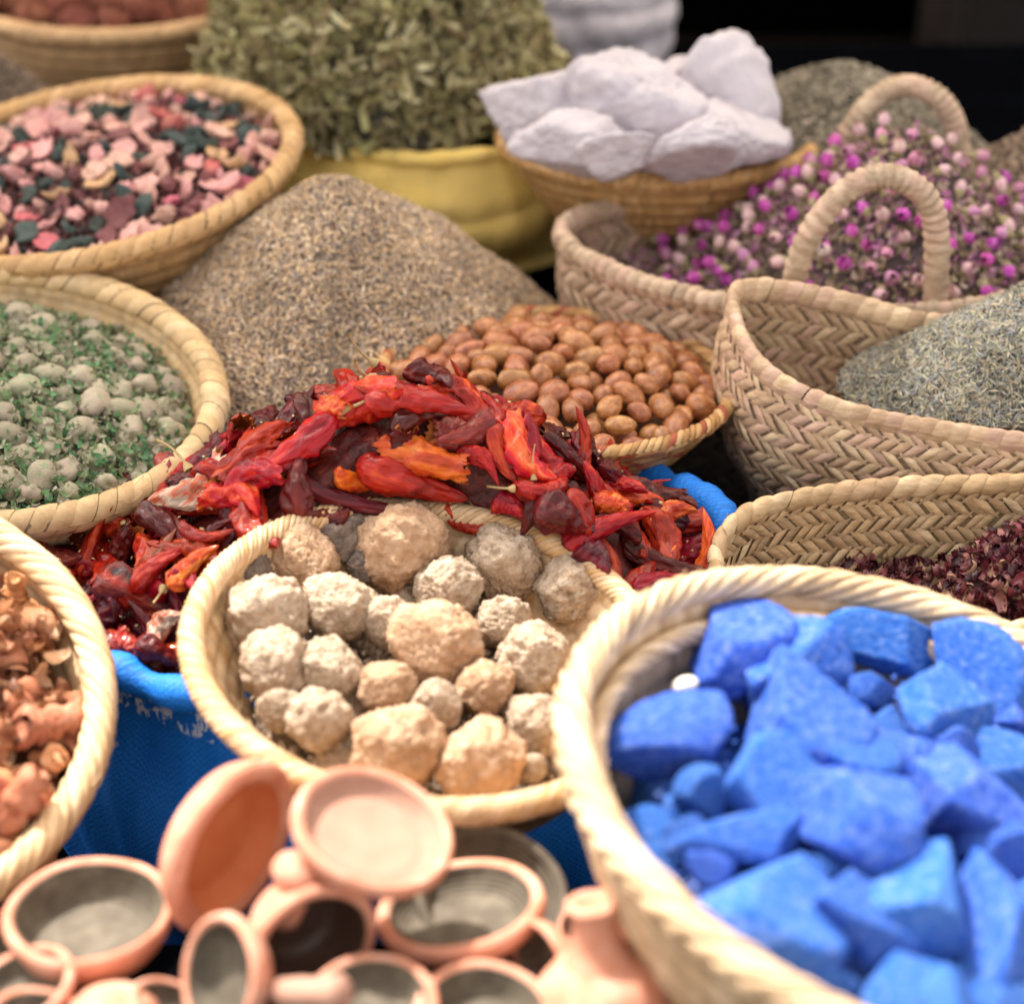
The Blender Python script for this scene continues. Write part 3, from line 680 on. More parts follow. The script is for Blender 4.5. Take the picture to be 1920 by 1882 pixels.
def put_chilli(P, X, N, L_, W_, col, var, label=None, stem=None, group='dried chillies in the blue sack', thick=1.):
    X = np.array(X)/np.linalg.norm(X); Y = np.cross(N, X); Y /= np.linalg.norm(Y); Z = np.cross(X, Y)
    R3 = Matrix((Vector(X), Vector(Y), Vector(Z))).transposed()
    me, inn, ctr, kd = CHP[col][var]
    sc = (L_, W_, W_*thick)
    o = place('dried_chilli', me, M=TRS(P, R3, sc), label=label, cat='chilli', group=group)
    if inn: place('inner_flesh', inn, o)
    if stem is not None and kd in ('broad', 'long'):
        q = L_/W_ if W_ else 1
        place('stem', STEMS[stem], o, M=Matrix.Translation((-.5, ctr[0], ctr[1])) @ Matrix.Diagonal((1, q*.9, q*.9, 1)))
    return o
# (tail x,y (shoulder) -> tip x,y, width, colour, variant, stem, lift, label)
CHL = [
 (480,868,578,722,62,'d',1,None,.02,'long dark red chilli slanting up to a point at the upper left of the heap'),
 (640,790,480,892,80,'r',2,0,.03,'bright red chilli with a papery cap and pale stem below the tip'),
 (690,748,880,785,80,'r',6,None,.035,'large glossy red chilli with orange shoulder near the top of the heap'),
 (760,700,835,755,70,'d',0,None,.03,'dark maroon chilli at the very top beside the argan nuts'),
 (715,830,865,862,84,'o',5,None,.04,'blocky orange red chilli cut open at both ends near the top'),
 (552,876,765,945,56,'d',9,None,.045,'long smooth maroon chilli lying across the middle of the heap'),
 (680,845,860,925,86,'r',8,None,.03,'broad red chilli with orange edge behind the long maroon one'),
 (870,828,935,895,50,'r',4,None,.03,'small red chilli right of the blocky open one'),
 (915,782,815,835,60,'b',6,None,.035,'wrinkled pinkish brown chilli with pale tip below the nuts'),
 (540,905,430,935,66,'r',3,None,.04,'glossy folded red chilli with a yellow torn end, left of the long maroon one'),
 (425,872,305,950,82,'m',7,None,.045,'mouldy whitish orange chilli beside the blue sack edge'),
 (262,985,222,882,92,'d',8,None,.05,'broad dark maroon chilli standing up at the left end of the heap'),
 (160,925,195,1000,44,'o',0,1,.05,'small orange chilli with a long upright stem at the far left'),
 (130,972,190,1030,46,'d',9,None,.045,'dark purple chilli lying at the far left below the long stem'),
 (158,1105,215,968,50,'r',4,None,.055,'wrinkled bright red chilli pointing up at the left'),
 (395,935,500,985,70,'o',7,None,.04,'translucent orange chilli with torn side in the left middle'),
 (350,982,455,1010,46,'r',1,None,.045,'narrow orange red chilli lying below the torn orange one'),
 (65,1020,162,1060,62,'b',3,None,.03,'flat dusty pink chilli at the far left edge'),
 (235,1092,350,1010,58,'b',9,None,.05,'wrinkled brown red chilli beside the upright red one'),
 (270,1105,375,1030,60,'r',2,None,.045,'dark creased red chilli just above the stone tray'),
 (330,1090,425,1035,58,'o',6,None,.03,'orange red chilli against the left rim of the stone tray'),
 (200,1095,322,1150,104,'k',8,None,.055,'crumpled red chilli with a black patch at the lower left'),
 (178,1205,205,1105,66,'d',3,None,.03,'dark orange tinged chilli behind the black patched one'),
 (205,1200,272,1232,56,'r',5,None,.035,'small wrinkled red chilli above the blue sack edge'),
 (262,1215,345,1248,60,'d',8,None,.035,'smooth dark red chilli lying at the front edge of the sack'),
 (300,1215,352,1168,56,'m',7,None,.03,'patched cream and orange chilli left of the stone tray'),
 (325,1080,390,1112,46,'r',0,None,.045,'small glossy crimson chilli with pinched tip near the tray'),
 (1070,905,1062,778,54,'r',1,None,.06,'bright red chilli standing upright in front of the nut tray'),
 (940,800,1030,900,84,'o',3,None,.03,'broad vivid orange chilli left of the upright red one'),
 (1010,890,985,985,50,'d',2,1,.045,'dark chilli with curved pale stem in the middle right'),
 (1000,945,1110,985,96,'d',8,None,.035,'broad flat maroon chilli with brown flecks at the right centre'),
 (1105,940,1160,960,56,'o',5,None,.045,'crumpled orange red chilli end right of the broad maroon one'),
 (1050,1030,1212,962,58,'r',6,None,.05,'long bright red chilli slanting up to the right'),
 (1172,952,1242,903,26,'r',4,None,.05,'thin pointed red chilli tip against the blue sack'),
 (1200,940,1288,960,54,'d',0,None,.03,'maroon chilli by the right edge of the blue sack'),
 (1222,998,1288,962,44,'o',7,None,.045,'curled orange chilli half open at the right edge'),
 (1150,1030,1335,1062,72,'d',9,None,.045,'big dark red chilli pointing right at the right edge of the heap'),
 (1240,1085,1258,1025,30,'o',4,None,.065,'small orange chilli bent upright beside the big dark one'),
 (1165,1118,1262,1078,46,'r',2,None,.05,'red chilli just above the rim of the blue pigment basket'),
 (1080,1040,1150,1078,60,'d',0,None,.035,'dark round ended chilli above the stone tray rim'),
 (925,805,962,912,52,'r',9,None,.035,'red chilli hanging downward left of the vivid orange one'),
 (610,760,660,790,56,'o',5,None,.03,'small crumpled orange chilli between the two upper left ones'),
 (640,950,560,930,50,'d',0,None,.035,'dark shadowed chilli above the grey stones'),
 (840,935,930,965,50,'r',1,None,.03,'flat red chilli above the biggest stone'),
 (930,930,1000,960,50,'r',6,None,.02,'red chilli under the curved pale stem'),
 (475,830,455,880,60,'r',5,None,.01,'open ended dark red chilli beside the blue sack rim at the upper left'),
 (1130,900,1200,930,56,'r',6,None,.02,'red chilli in the upper right below the nut tray')]
for i, (x0, y0, x1, y1, wd, c, var, st, lift, lb) in enumerate(CHL):
    h = sL.hit((x0+x1)/2, (y0+y1)/2+8)
    if h is None:
        a_ = at((x0+x1)/2, (y0+y1)/2, .60); n = np.array([0, -.4, .9]); P = a_
    else: P, n = h
    d = proj(P)[2]; P = P+n*min(lift, .03)*.45; k = d/FPX
    up_ = abs(y1-y0) > 90 and abs(x1-x0) < 70
    T_ = UP if up_ else np.array([0, .78, .62])
    X = RT*(x1-x0)+T_*(y0-y1)/(UP@T_); L_ = np.linalg.norm(X)*k
    if not up_: X = X-n*(X@n)*.5
    n2 = n-.35*FW; n2 = n2-X*(X@n2)/(X@X)
    put_chilli(P, X, n2, L_*1.12, wd*k*1.02, c, var, lb, st)
rest = []
for k, (x, y) in enumerate(poisson(aL*.95, bL*.95, .028, 12000)):
    P, n = sL.w(x, y, RNG.uniform(-.006, .008))
    if not inview(P, 10) or y > .20 or math.hypot(x+cL[0]-cA[0], y+cL[1]-cA[1]) < (.222 if y > -.12 else .262) or (hL(x, y) < -.018 and y < -.12): continue
    n_ = n+RNG.normal(size=3)*.28; X = np.cross(n_, RNG.normal(size=3)); X /= np.linalg.norm(X)
    c = RNG.choice(list('drrdbdrrdro')); var = int(RNG.integers(0, 10))
    look = {'d': 'dark maroon chilli', 'r': 'red chilli', 'o': 'orange red chilli', 'b': 'brownish red chilli'}[c]
    kd = KIND[var]; look = {'long': 'slim ', 'broad': 'broad ', 'open': 'torn open ', 'stub': 'short open ended '}[kd]+look
    L_ = RNG.uniform(.065, .105)*(.7 if kd == 'stub' else 1)
    o = put_chilli(P, X, n_, L_, RNG.uniform(.030, .044), c, var, stem=(0 if k % 9 == 0 else None)); rest.append((o, look))
row_labels(rest, 26, 'of the chilli heap', 'chilli', 'dried chillies in the blue sack')

def oval(a, b): return lambda t: 1/math.sqrt((math.cos(t)/a)**2+(math.sin(t)/b)**2)
GT = (np.array([(1, 0, 0), (-1, 0, .1), (.1, .5, 0), (.1, -.5, 0), (0, 0, .45), (0, 0, -.45)]), np.array([(0, 2, 4), (2, 1, 4), (1, 3, 4), (3, 0, 4), (2, 0, 5), (1, 2, 5), (3, 1, 5), (0, 3, 5)]))
def heap_points(surf, n, a, b, jit=.004, cull=True):
    P, N = [], []
    while len(P) < n:
        x, y = RNG.uniform(-a, a), RNG.uniform(-b, b)
        if (x/a)**2+(y/b)**2 > 1: continue
        p, nn = surf.w(x, y, RNG.uniform(-jit*.3, jit))
        if cull and (nn@(CAM-p) < -.15): n -= 1; continue
        if cull and not inview(p, 520): n -= 1; continue
        P.append(p); N.append(nn)
    return np.array(P), np.array(N)
def heap(name, label, surf, a, b, n, size, pal, tmpl=GT, jit=.004, tilt=.5, under=None, vj=.2, m_=GRAIN, cat='heap', sv=.3, wide=1., rough=.006):
    V, F = surf.mesh(oval(a, b), 44, 120, rough, 50)
    tri0 = F; c0 = np.tile(np.array(under), (len(V), 1)); V = V-np.array([0, 0, .002])
    P, N = heap_points(surf, n, a, b, jit)
    k = len(P); sc = size*(1+RNG.uniform(-sv, sv, (k, 1)))*np.ones((1, 3)); sc[:, 1:] *= wide
    dr = np.array([noise.noise(Vector(p_)*13)+.6*noise.noise(Vector(p_)*38) for p_ in P])
    cc = np.clip(pick(pal, k, vj)*(1+.34*dr[:, None]*np.array([1, 1.05, 1.15])), 0, 1)
    V1, F1, C1 = batch(tmpl[0], tmpl[1], P, rotmats(N, tilt), sc, cc, .12)
    Fs = [F, F1+len(V)]
    return place(name, mesh(name, np.vstack([V, V1]), Fs, m_, np.vstack([c0, C1]), smooth=tmpl is not GT), label=label, cat=cat, kind='stuff')

# =====================================================================================
# J: tray of argan nuts
cJ = (.052, 1.946, .600)
coil_basket('nut_tray', 'shallow woven tray with reddish brown stripes full of argan nuts', 'tray', cJ, .203, -.062, .047, .105, .10, nco=9, rim=.0085, rimn=130, shift=4.5, pal=[(.50, .27, .10), (.58, .35, .14), (.46, .24, .09), (.60, .38, .17), (.40, .10, .05)], power=.75, amp=.0022, walln=110, rim_h=.0012, slant=2.2)
sJ = Surf(cJ, rotM(-.062, .047), lambda x, y: -.012+.042*max(0, 1-(x*x+y*y)/.036))
NUTM = mat('argan_nut_shell', [(.20, .065, .022), (.38, .145, .052), (.55, .26, .11)], .27, 1.6, .25, 9, .001, rnd=.14, hue=.012, coat=.12, spec=.5)
NUTS = []
for s in range(5):
    V, F = ICO[3]; k = 1+.06*nz(V, 1.6, s*3)-.02*np.abs(nz(V, 4, s)); V = V*k[:, None]
    V[:, 0] = V[:, 0]*(1+.10*np.sign(V[:, 0])*V[:, 0]**2); NUTS.append(mesh('argan_nut', V, F, NUTM))
TIPM = mat('nut_scar', [(.62, .36, .20), (.7, .45, .28)], .6, 4, 0)
its = []
for k, (x, y) in enumerate(poisson(.182, .182, .0262, 9000)):
    P, n = sJ.w(x, y, RNG.uniform(-.002, .006)); s = RNG.uniform(.0112, .0170)
    R3 = Matrix(rotmats(n[None], .35)[0].tolist())
    o = place('argan_nut', NUTS[k % 5], M=TRS(P, R3, (s*RNG.uniform(1.2, 1.6), s*RNG.uniform(.9, 1.08), s*.92)))
    its.append((o, 'large glossy argan nut' if s > .0146 else ('round brown argan nut' if k % 2 else 'small oval argan nut')))
row_labels(its, 27, 'from the front rim', 'nut', 'argan nuts heaped in the tray')
for k, (x, y) in enumerate(poisson(.172, .172, .034, 800)):
    P, n = sJ.w(x, y, -.017); place('argan_nut', NUTS[k % 5], M=TRS(P, rndrot(), .015), label='argan nut of the buried lower layer, mostly hidden', cat='nut', group='buried argan nuts')
V, F = sJ.mesh(lambda a: .178, 16, 60, .003); V[:, 2] -= .022
place('nut_crumbs', mesh('nut_crumbs', V, F, mat('nut_dust', [(.06, .02, .01), (.12, .05, .02)], .9, 60, .5, 200)), label='dark brown shell crumbs beneath the argan nuts', cat='crumbs', kind='stuff')

# =====================================================================================
# D: basket of green dyed pods, left
cD = (-.581, 1.844, .640)
coil_basket('green_pod_basket', 'round straw basket of pale pods dusted green at the left', 'basket', cD, .250, .098, .144, .13, .14, nco=7, rim=.0165, rimn=70, shift=2.5, pal=[(.70, .50, .27), (.74, .55, .32), (.66, .46, .24)], amp=.003, rim_h=.0012)
sD = Surf(cD, rotM(.098, .144), lambda x, y: -.040+.035*max(0, 1-(x*x+y*y)/.05))
PODM = mat('pale_pod', [(.26, .28, .17), (.37, .34, .24), (.43, .36, .27), (.28, .36, .21)], .9, 1.4, .8, 10, .002, rnd=.2, hue=.03)
PODS = []
for s in range(5):
    V, F = ICO[3]; k = 1+.30*nz(V, 1.3, s*4+1)-.16*np.abs(nz(V, 3.4, s)); V = V*k[:, None]; PODS.append(mesh('pod', V, F, PODM))
its = []
for k, (x, y) in enumerate(poisson(.215, .215, .028, 9000)):
    P, n = sD.w(x, y, RNG.uniform(-.002, .007)); s = RNG.uniform(.0115, .0195)
    M_ = TRS(P, Matrix(rotmats(n[None], .4)[0].tolist()), (s*RNG.uniform(1.1, 1.5), s, s*.9))
    if not inview(P, 20): off_frame('pods', PODS[k % 5], M_); continue
    o = place('pod', PODS[k % 5], M=M_)
    its.append((o, 'pale grey green pod' if k % 2 else 'beige pod with green dust'))
row_labels(its, 28, 'from the front rim', 'pod', 'pods in the green dyed basket')
heap('green_flakes', 'bright green dried flakes scattered between and over the pale pods', Surf(cD, rotM(.098, .144), lambda x, y: sD.h(x, y)-.006), .222, .222, 9500, .0085, [(.18, .36, .16), (.28, .42, .20), (.40, .47, .27), (.48, .47, .32), (.52, .50, .38), (.12, .30, .14), (.42, .38, .27), (.32, .31, .20)], strip(5, 3, 1.5, .6), .019, .9, (.16, .16, .10), m_=PETAL, cat='flakes')

# =====================================================================================
# E: basket of pink and dark dried petals, top left
cE = (-.560, 2.357, .700)
coil_basket('petal_basket', 'large round straw basket of pink and dark dried petals at the upper left', 'basket', cE, .272, .072, -.108, .13, .15, nco=7, rim=.0150, rimn=75, shift=2.5, pal=[(.60, .38, .18), (.66, .43, .22), (.55, .34, .15)], amp=.003, rim_h=.0012)
sE = Surf(cE, rotM(.072, -.108), lambda x, y: -.020+.035*max(0, 1-(x*x+y*y)/.06))
heap('petal_crumbs', 'dark maroon petal crumbs under the pink pieces', Surf(cE, rotM(.072, -.108), lambda x, y: sE.h(x, y)-.006), .25, .25, 7000, .010, [(.22, .08, .085), (.28, .10, .10), (.14, .06, .06), (.50, .22, .21), (.10, .07, .07), (.62, .34, .31), (.05, .08, .08)], strip(5, 3, 1.5, .9), .012, .7, (.06, .025, .03), m_=PETAL, cat='petals')
PCM = {'pink': mat('pink_petal', [(.66, .26, .24), (.80, .48, .42), (.74, .36, .31)], .6, 1.5, .5, 8, .002, rnd=.1, hue=.02, transl=.12),
       'red pink': mat('red_pink_petal', [(.55, .10, .13), (.68, .22, .22)], .6, 1.5, .5, 8, .002, rnd=.12, hue=.02, transl=.1),
       'dark green': mat('dark_green_pod', [(.02, .045, .045), (.06, .08, .07), (.03, .06, .055)], .7, 1.5, .5, 8, .002, rnd=.3, hue=.04),
       'tan': mat('tan_petal', [(.55, .34, .16), (.66, .42, .25)], .7, 2, .5, 8, .002, rnd=.1),
       'maroon': mat('maroon_petal', [(.16, .05, .055), (.26, .10, .10)], .7, 2, .5, 8, .002, rnd=.2)}
PCS = []
for s in range(6):
    if s % 3 == 1: V, F = chunk_mesh(s*5+2, 4, 10, .3, 14.); V = V*np.array([1, .8, .6])
    else:
        V, F = ICO[3]; k = 1+.5*nz(V, 1.4, s*3+1)-.35*np.abs(nz(V, 3.2, s)); V = V*k[:, None]*np.array([1, .85, .26]); V[:, 2] += .55*(V[:, 0]**2+V[:, 1]**2)
    PCS.append((V, F))
PCM2 = {k: [mesh('dried_petal', V, F, m_) for V, F in PCS] for k, m_ in PCM.items()}
its = []
for k, (x, y) in enumerate(poisson(.245, .245, .0245, 9000)):
    P, n = sE.w(x, y, RNG.uniform(0, .008)); s = RNG.uniform(.013, .022)
    P = P+n*.004
    c = RNG.choice(['pink', 'red pink', 'dark green', 'tan', 'maroon'], p=[.46, .12, .24, .06, .12])
    M_ = TRS(P, Matrix(rotmats(n[None], .5)[0].tolist()), (s*1.1, s, s))
    if not inview(P, 20): off_frame('petals', PCM2[c][k % 6], M_); continue
    o = place('dried_petal', PCM2[c][k % 6], M=M_)
    its.append((o, {'pink': 'pale pink petal', 'red pink': 'deep pink petal', 'dark green': 'dark green pod', 'tan': 'tan petal', 'maroon': 'maroon petal'}[c]))
row_labels(its, 27, 'from the front rim', 'petal', 'dried petals in the upper left basket')

# =====================================================================================
# lavender cone in its sack, centre
cN = np.array([-.216, 2.18, .54])
GREYS = mat('grey_sack', [(.10, .09, .07), (.16, .14, .11)], .9, 20, .5, 200)
sack('lavender_sack', 'low sack hidden under the tall cone of brown grey dried lavender', cN+np.array([-.01, 0, -.01]), .285, .275, .085, (GREYS, GREYS), seed=8, rim=.01, bulge=.03)
def hN(x, y):
    r = math.hypot(x, y)*(1.07 if x > 0 else 1.); return .232*(1-math.sqrt(r*r+.0006)/.30)+.014*max(0, (1-abs(r-.16)/.16))+.006*noise.noise(Vector((x*20, y*20, 5)))+.010*noise.noise(Vector((x*7, y*7, 2)))
sN = Surf(cN, rotM(0, 0), hN)
heap('lavender_cone', 'tall cone of brown and grey dried lavender grains in the middle of the stall', sN, .30, .30, 42000, .0046, [(.66, .45, .25), (.74, .54, .32), (.50, .35, .23), (.44, .34, .26), (.52, .42, .34), (.80, .65, .45), (.58, .42, .26), (.38, .31, .27), (.76, .58, .40)], GT, .004, .45, (.20, .15, .11), cat='lavender', wide=.55, sv=.45, rough=.003)

# =====================================================================================
# yellow sack with its heap of dried green herbs
YEL = weave_mat('yellow_sack_weave', (.95, .67, .17), (.97, .73, .25), .85, 260.)
YEL_IN = weave_mat('yellow_sack_inside', (.45, .30, .03), (.5, .36, .05), .6, 260.)
pY = at(790, 300, .64); cY = np.array([pY[0], pY[1]+.235, .64])
sack('yellow_sack', 'yellow woven sack with folded rings under the heap of green herbs', cY, .255, .235, .19, (YEL, YEL_IN), seed=5, rim=.012, bulge=.05, folds=2.2, noise_amp=.012)
cH = cY+np.array([-.075, .02, 0])
def hH(x, y):
    r = math.hypot(x/.275, y/.25); return .36*max(0, 1-r**1.7)**.75*(1+.10*noise.noise(Vector((x*8, y*8, 1))))-.005+.012*noise.noise(Vector((x*26, y*26, 3)))
sH = Surf(cH, rotM(0, 0), hH)
heap('green_herb_heap', 'high rough heap of olive green dried verbena leaves in the yellow sack', sH, .272, .248, 11000, .026, [(.40, .37, .16), (.50, .45, .21), (.60, .54, .29), (.24, .20, .08), (.44, .34, .18), (.70, .64, .38), (.18, .15, .07), (.50, .43, .23)], strip(6, 3, 1.8, .8), .020, .9, (.06, .05, .025), m_=PETAL, cat='herbs', wide=.42, rough=.03, sv=.5)
# brown heap behind it
p = atd(905, 150, 3.02); sX = Surf(p-np.array([0, 0, .12]), rotM(0, 0), lambda x, y: .26*max(0, 1-math.hypot(x, y)/.26)**.8)
heap('brown_herb_heap', 'olive brown heap behind the green herbs and left of the white sack', sX, .26, .26, 7000, .009, [(.22, .13, .05), (.28, .17, .07), (.16, .10, .04)], strip(5, 3, 1.6, .7), .008, .8, (.08, .05, .02), cat='herbs')

# =====================================================================================
# F: shallow basket with big white alum lumps
cF = (.207, 2.538, .675)
coil_basket('alum_basket', 'shallow straw basket of big white lumps at the top', 'basket', cF, .219, -.089, -.003, .14, .10, nco=8, rim=.0125, rimn=90, shift=2.5, pal=[(.62, .36, .14), (.68, .43, .19), (.56, .32, .12)], power=.8, amp=.003, rim_h=.0012)
sF = Surf(cF, rotM(-.089, 0), lambda x, y: -.045)
ALM = mat('white_alum', [(.46, .42, .47), (.55, .51, .55), (.60, .56, .60)], .8, 2, .5, 9, .004, rnd=.02, sss=.0)
ALS = [mesh('white_lump', *chunk_mesh(s*11+3, 5, 10, .06, 20.), ALM) for s in range(5)]
for i, (px, py, ww, hh, dep, lb) in enumerate([
 (1030,195,235,200,2.53,'pointed white lump at the left of the white pile'),(1175,190,290,200,2.52,'wide white lump in the middle of the white pile'),
 (1330,180,215,215,2.55,'tall blocky white lump at the top right of the white pile'),(1290,272,190,110,2.41,'low white lump in front of the tall one'),
 (1060,258,170,110,2.43,'small white lump in front of the pointed one'),(1180,276,170,90,2.40,'flat white lump at the front middle of the white pile'),
 (1255,170,170,160,2.60,'white lump behind the gap between the two highest'),(1440,262,110,80,2.50,'low white lump at the right end of the white pile'),
 (1380,245,170,140,2.46,'white lump under the right side of the tall one')]):
    P = atd(px, py, dep); k = dep/FPX
    R3 = Matrix(np.stack([RT, -FW, UP], 1).tolist()) @ Matrix.Rotation(RNG.uniform(-.3, .3)+i, 3, 'Y' if 0 else 'Z') if 0 else Matrix(np.stack([RT, FW*1., UP], 1).tolist())
    place('white_lump', ALS[i % 5], M=TRS(P-UP*.010, R3 @ Matrix.Rotation(i*1.7, 3, 'Z'), (ww*k*.60, ww*k*.52, hh*k*.58)), label=lb, cat='lump', group='white lumps in the shallow basket')
p = sF.w(.145, .06, .02)[0]
place('white_lump', ALS[2], M=TRS(p, rndrot(), (.055, .05, .03)), label='small greyish white slab by the right rim, apart from the pile', cat='lump', group='white lumps in the shallow basket')
V, F = sF.mesh(lambda a: .185, 12, 60, .006, 20)
place('alum_powder', mesh('alum_powder', V, F, ALM), label='white powder and grit in the bottom of the shallow basket', cat='powder', kind='stuff')
# white sack behind
WS = weave_mat('white_sack_weave', (.50, .47, .52), (.62, .58, .64), .7, 260.)
pW = aty(1085, 110, 3.25); cW = np.array([pW[0], 3.45, pW[2]+.12])
sack('white_sack', 'pale lilac white sack standing behind the white lumps at the top', cW, .165, .15, cW[2]-.5, (WS, WS), seed=11, rim=.014, bulge=.02, folds=3, noise_amp=.012)

# =====================================================================================
# G: rosebud basket with two handles
cG = (.422, 2.232, .645); aG, bG = .359, .205
t = np.linspace(0, 2*PI, 200, endpoint=False)
rimG = np.stack([cG[0]+aG*np.cos(t), cG[1]+bG*np.sin(t)*(1-.1*np.cos(t)**8), cG[2]-.036*bG*np.sin(t)+.012*np.cos(t*2)], 1)
hz_f = aty(1490, 545, 2.055); hz_g = aty(1755, 560, 2.055)
hf = [aty(1483, 580, 2.058), aty(1495, 500, 2.053), aty(1530, 420, 2.05), aty(1590, 355, 2.05), aty(1655, 330, 2.05), aty(1715, 350, 2.05), aty(1750, 400, 2.052), aty(1757, 480, 2.055), aty(1752, 580, 2.06)]
hb = [aty(1555, 380, 2.40), aty(1575, 290, 2.40), aty(1610, 220, 2.40), aty(1660, 172, 2.41), aty(1712, 162, 2.41), aty(1765, 190, 2.40), aty(1795, 250, 2.40), aty(1805, 360, 2.40)]
plait_basket('rosebud_basket', 'oval greyish palm basket with two rope handles holding rosebuds', cG, rimG, .335, lambda f: .012*np.sin(f*3)-.09*f**1.6, band=.044, cw=.021, pal=[(.62, .46, .33), (.68, .52, .38), (.55, .41, .29), (.66, .46, .35)], hgt=.0036, rimr=(.010, .014), rimn=120, handles=((hf, .0125), (hb, .0125)))
def hG(x, y):
    q = math.hypot((x-.085)/(.30 if x < .085 else .27), (y-.05)/.235); sh = .215*max(0, 1-q)**.95-.060
    return sh+.004*noise.noise(Vector((x*30, y*30, 4)))
sG = Surf(cG, rotM(0, 0), hG)
heap('rosebud_litter', 'greenish brown stems and petal scraps between the rosebuds', Surf(cG, rotM(0, 0), lambda x, y: hG(x, y)-.013), .35, .20, 7000, .008, [(.50, .42, .26), (.60, .48, .33), (.70, .28, .54), (.34, .27, .16), (.74, .58, .46), (.76, .44, .60)], strip(5, 3, 1.4, .5), .007, .8, (.12, .08, .08), m_=PETAL, cat='scraps')
def bud_mesh(seed):
    rg = np.random.default_rng(seed); Vs, Fs, off = [], [], 0
    for k in range(7):
        a0 = k*2.4; n, m = 6, 6; s = np.linspace(0, 1, n); q = np.linspace(-.75, .75, m)
        fl = rg.uniform(0, .35); rr = .5*np.sin(np.clip(s*2.5+.35, 0, PI*.93))+fl*s**2*.5; rr = np.maximum(rr, .06)*(1-.04*k)
        ph = a0+q[None]*(1-.35*s[:, None]**3)
        V = np.stack([rr[:, None]*np.cos(ph), rr[:, None]*np.sin(ph), (s[:, None]*1.25-.45)*np.ones_like(ph)], -1)
        Vs.append(V.reshape(-1, 3)); Fs.append(grid(n, m, off=off)); off += n*m
    return np.vstack(Vs), np.vstack(Fs)
BUDC = {'magenta rosebud': mat('rose_magenta', [(.44, .03, .36), (.60, .09, .48), (.76, .34, .60)], .6, 3, 0, rnd=.18, hue=.02, transl=.2),
        'pale pink rosebud': mat('rose_pale', [(.74, .40, .52), (.82, .58, .60), (.78, .56, .44)], .6, 3, 0, rnd=.1, hue=.03, transl=.2),
        'mauve rosebud': mat('rose_mauve', [(.55, .14, .42), (.66, .32, .50), (.60, .38, .34)], .6, 3, 0, rnd=.15, hue=.03, transl=.2)}
BM = [bud_mesh(s) for s in range(3)]; BUDS = {k: [mesh('rosebud', V, F, m_) for V, F in BM] for k, m_ in BUDC.items()}
cal = []
for k in range(5):
    a = k*2*PI/5
    cal.append((math.cos(a), math.sin(a)))
V, F = lathe([(0, -.62), (.06, -.95), (.07, -.7), (.24, -.52), (.36, -.3), (.46, 0), (.40, .02), (.3, -.25)], 10)
CALM = mesh('calyx', V, F, mat('rose_calyx', [(.26, .24, .11), (.40, .33, .18)], .7, 3, 0, rnd=.15))
its = []
for k, (x, y) in enumerate(poisson(.345, .195, .0218, 14000, mask=lambda x, y: x > -.225)):
    P, n = sG.w(x, y, RNG.uniform(.003, .013))
    if n@(CAM-P) < -.1: continue
    q_ = min(.85, max(.08, .50+.9*noise.noise(Vector((x*14, y*14, 8))))); c = RNG.choice(list(BUDC), p=[q_, (1-q_)*.5, (1-q_)*.5]); s = RNG.uniform(.0145, .0190)
    rv = n+RNG.normal(size=3)*.7
    if not inview(P, 10): off_frame('rosebuds', BUDS[c][k % 3], TRS(P, frame(rv), s)); continue
    o = place('rosebud', BUDS[c][k % 3], M=TRS(P, frame(rv), s)); place('calyx', CALM, o); its.append((o, c))
for o, _ in its[295:]:
    for ch_ in list(o.children): bpy.data.objects.remove(ch_)
    bpy.data.objects.remove(o)
its = its[:295]
row_labels(its, 24, 'from the front rim', 'rosebud', 'dried rosebuds in the two handled basket')
P, n = sG.hit(1545, 480); o = place('rosebud', BUDS['pale pink rosebud'][0].copy(), M=TRS(P+n*.012, frame((-.2, -.5, .6)), .018), label='single cream white rosebud inside the front handle', cat='rosebud', group='dried rosebuds in the two handled basket')
o.data.materials.clear(); o.data.materials.append(mat('rose_cream', [(.78, .70, .58), (.85, .78, .68)], .6, 3, 0)); place('calyx', CALM, o)

# =====================================================================================
# H: tall open basket of lavender on the right
def at3(l): return np.array([at(*q) for q in l])
rimH = catmull(at3([(1374,560,.695),(1392,640,.668),(1445,708,.650),(1550,762,.635),(1700,800,.625),(1920,832,.62),(2150,835,.62),(2320,760,.63),(2300,650,.65),(2120,600,.655),(1900,610,.66),(1730,607,.667),(1620,577,.678),(1500,551,.690),(1410,543,.697)]), 400)
cHb = rimH.mean(0)
plait_basket('lavender_basket', 'tall flaring palm leaf basket holding grey green dried lavender at the right', (cHb[0], cHb[1], .655), rimH, .22, lambda f: .030*np.sin(f*3.0)-.055*f**1.5, rimh=.0012, band=.034, cw=.0155, pal=[(.66, .46, .30), (.72, .52, .34), (.57, .39, .25), (.68, .46, .34), (.78, .59, .38)], hgt=.0026, rimr=(.007, .0135), rimn=78, rshift=1.0)
pp = at(1890, 600, .735)
def hHb(x, y):
    q = math.hypot(x/.24, y/.14); return -.0+.150*max(0, 1.0-q)**.85+.005*noise.noise(Vector((x*24, y*24, 5)))+.010*noise.noise(Vector((x*9, y*9, 2)))-.035*max(0, q-1)
sHb = Surf(np.array([.610, 1.905, .60]), rotM(0, 0), hHb)
def inH(x, y):
    return True
heap('lavender_grains', 'heap of grey green and blue dried lavender grains in the flaring basket', sHb, .235, .125, 24000, .0062, [(.32, .33, .26), (.42, .41, .31), (.50, .46, .32), (.28, .28, .28), (.40, .39, .37), (.58, .53, .38), (.20, .20, .18), (.46, .36, .25)], GT, .004, .5, (.14, .14, .11), cat='lavender', wide=.45, sv=.4, rough=.003)

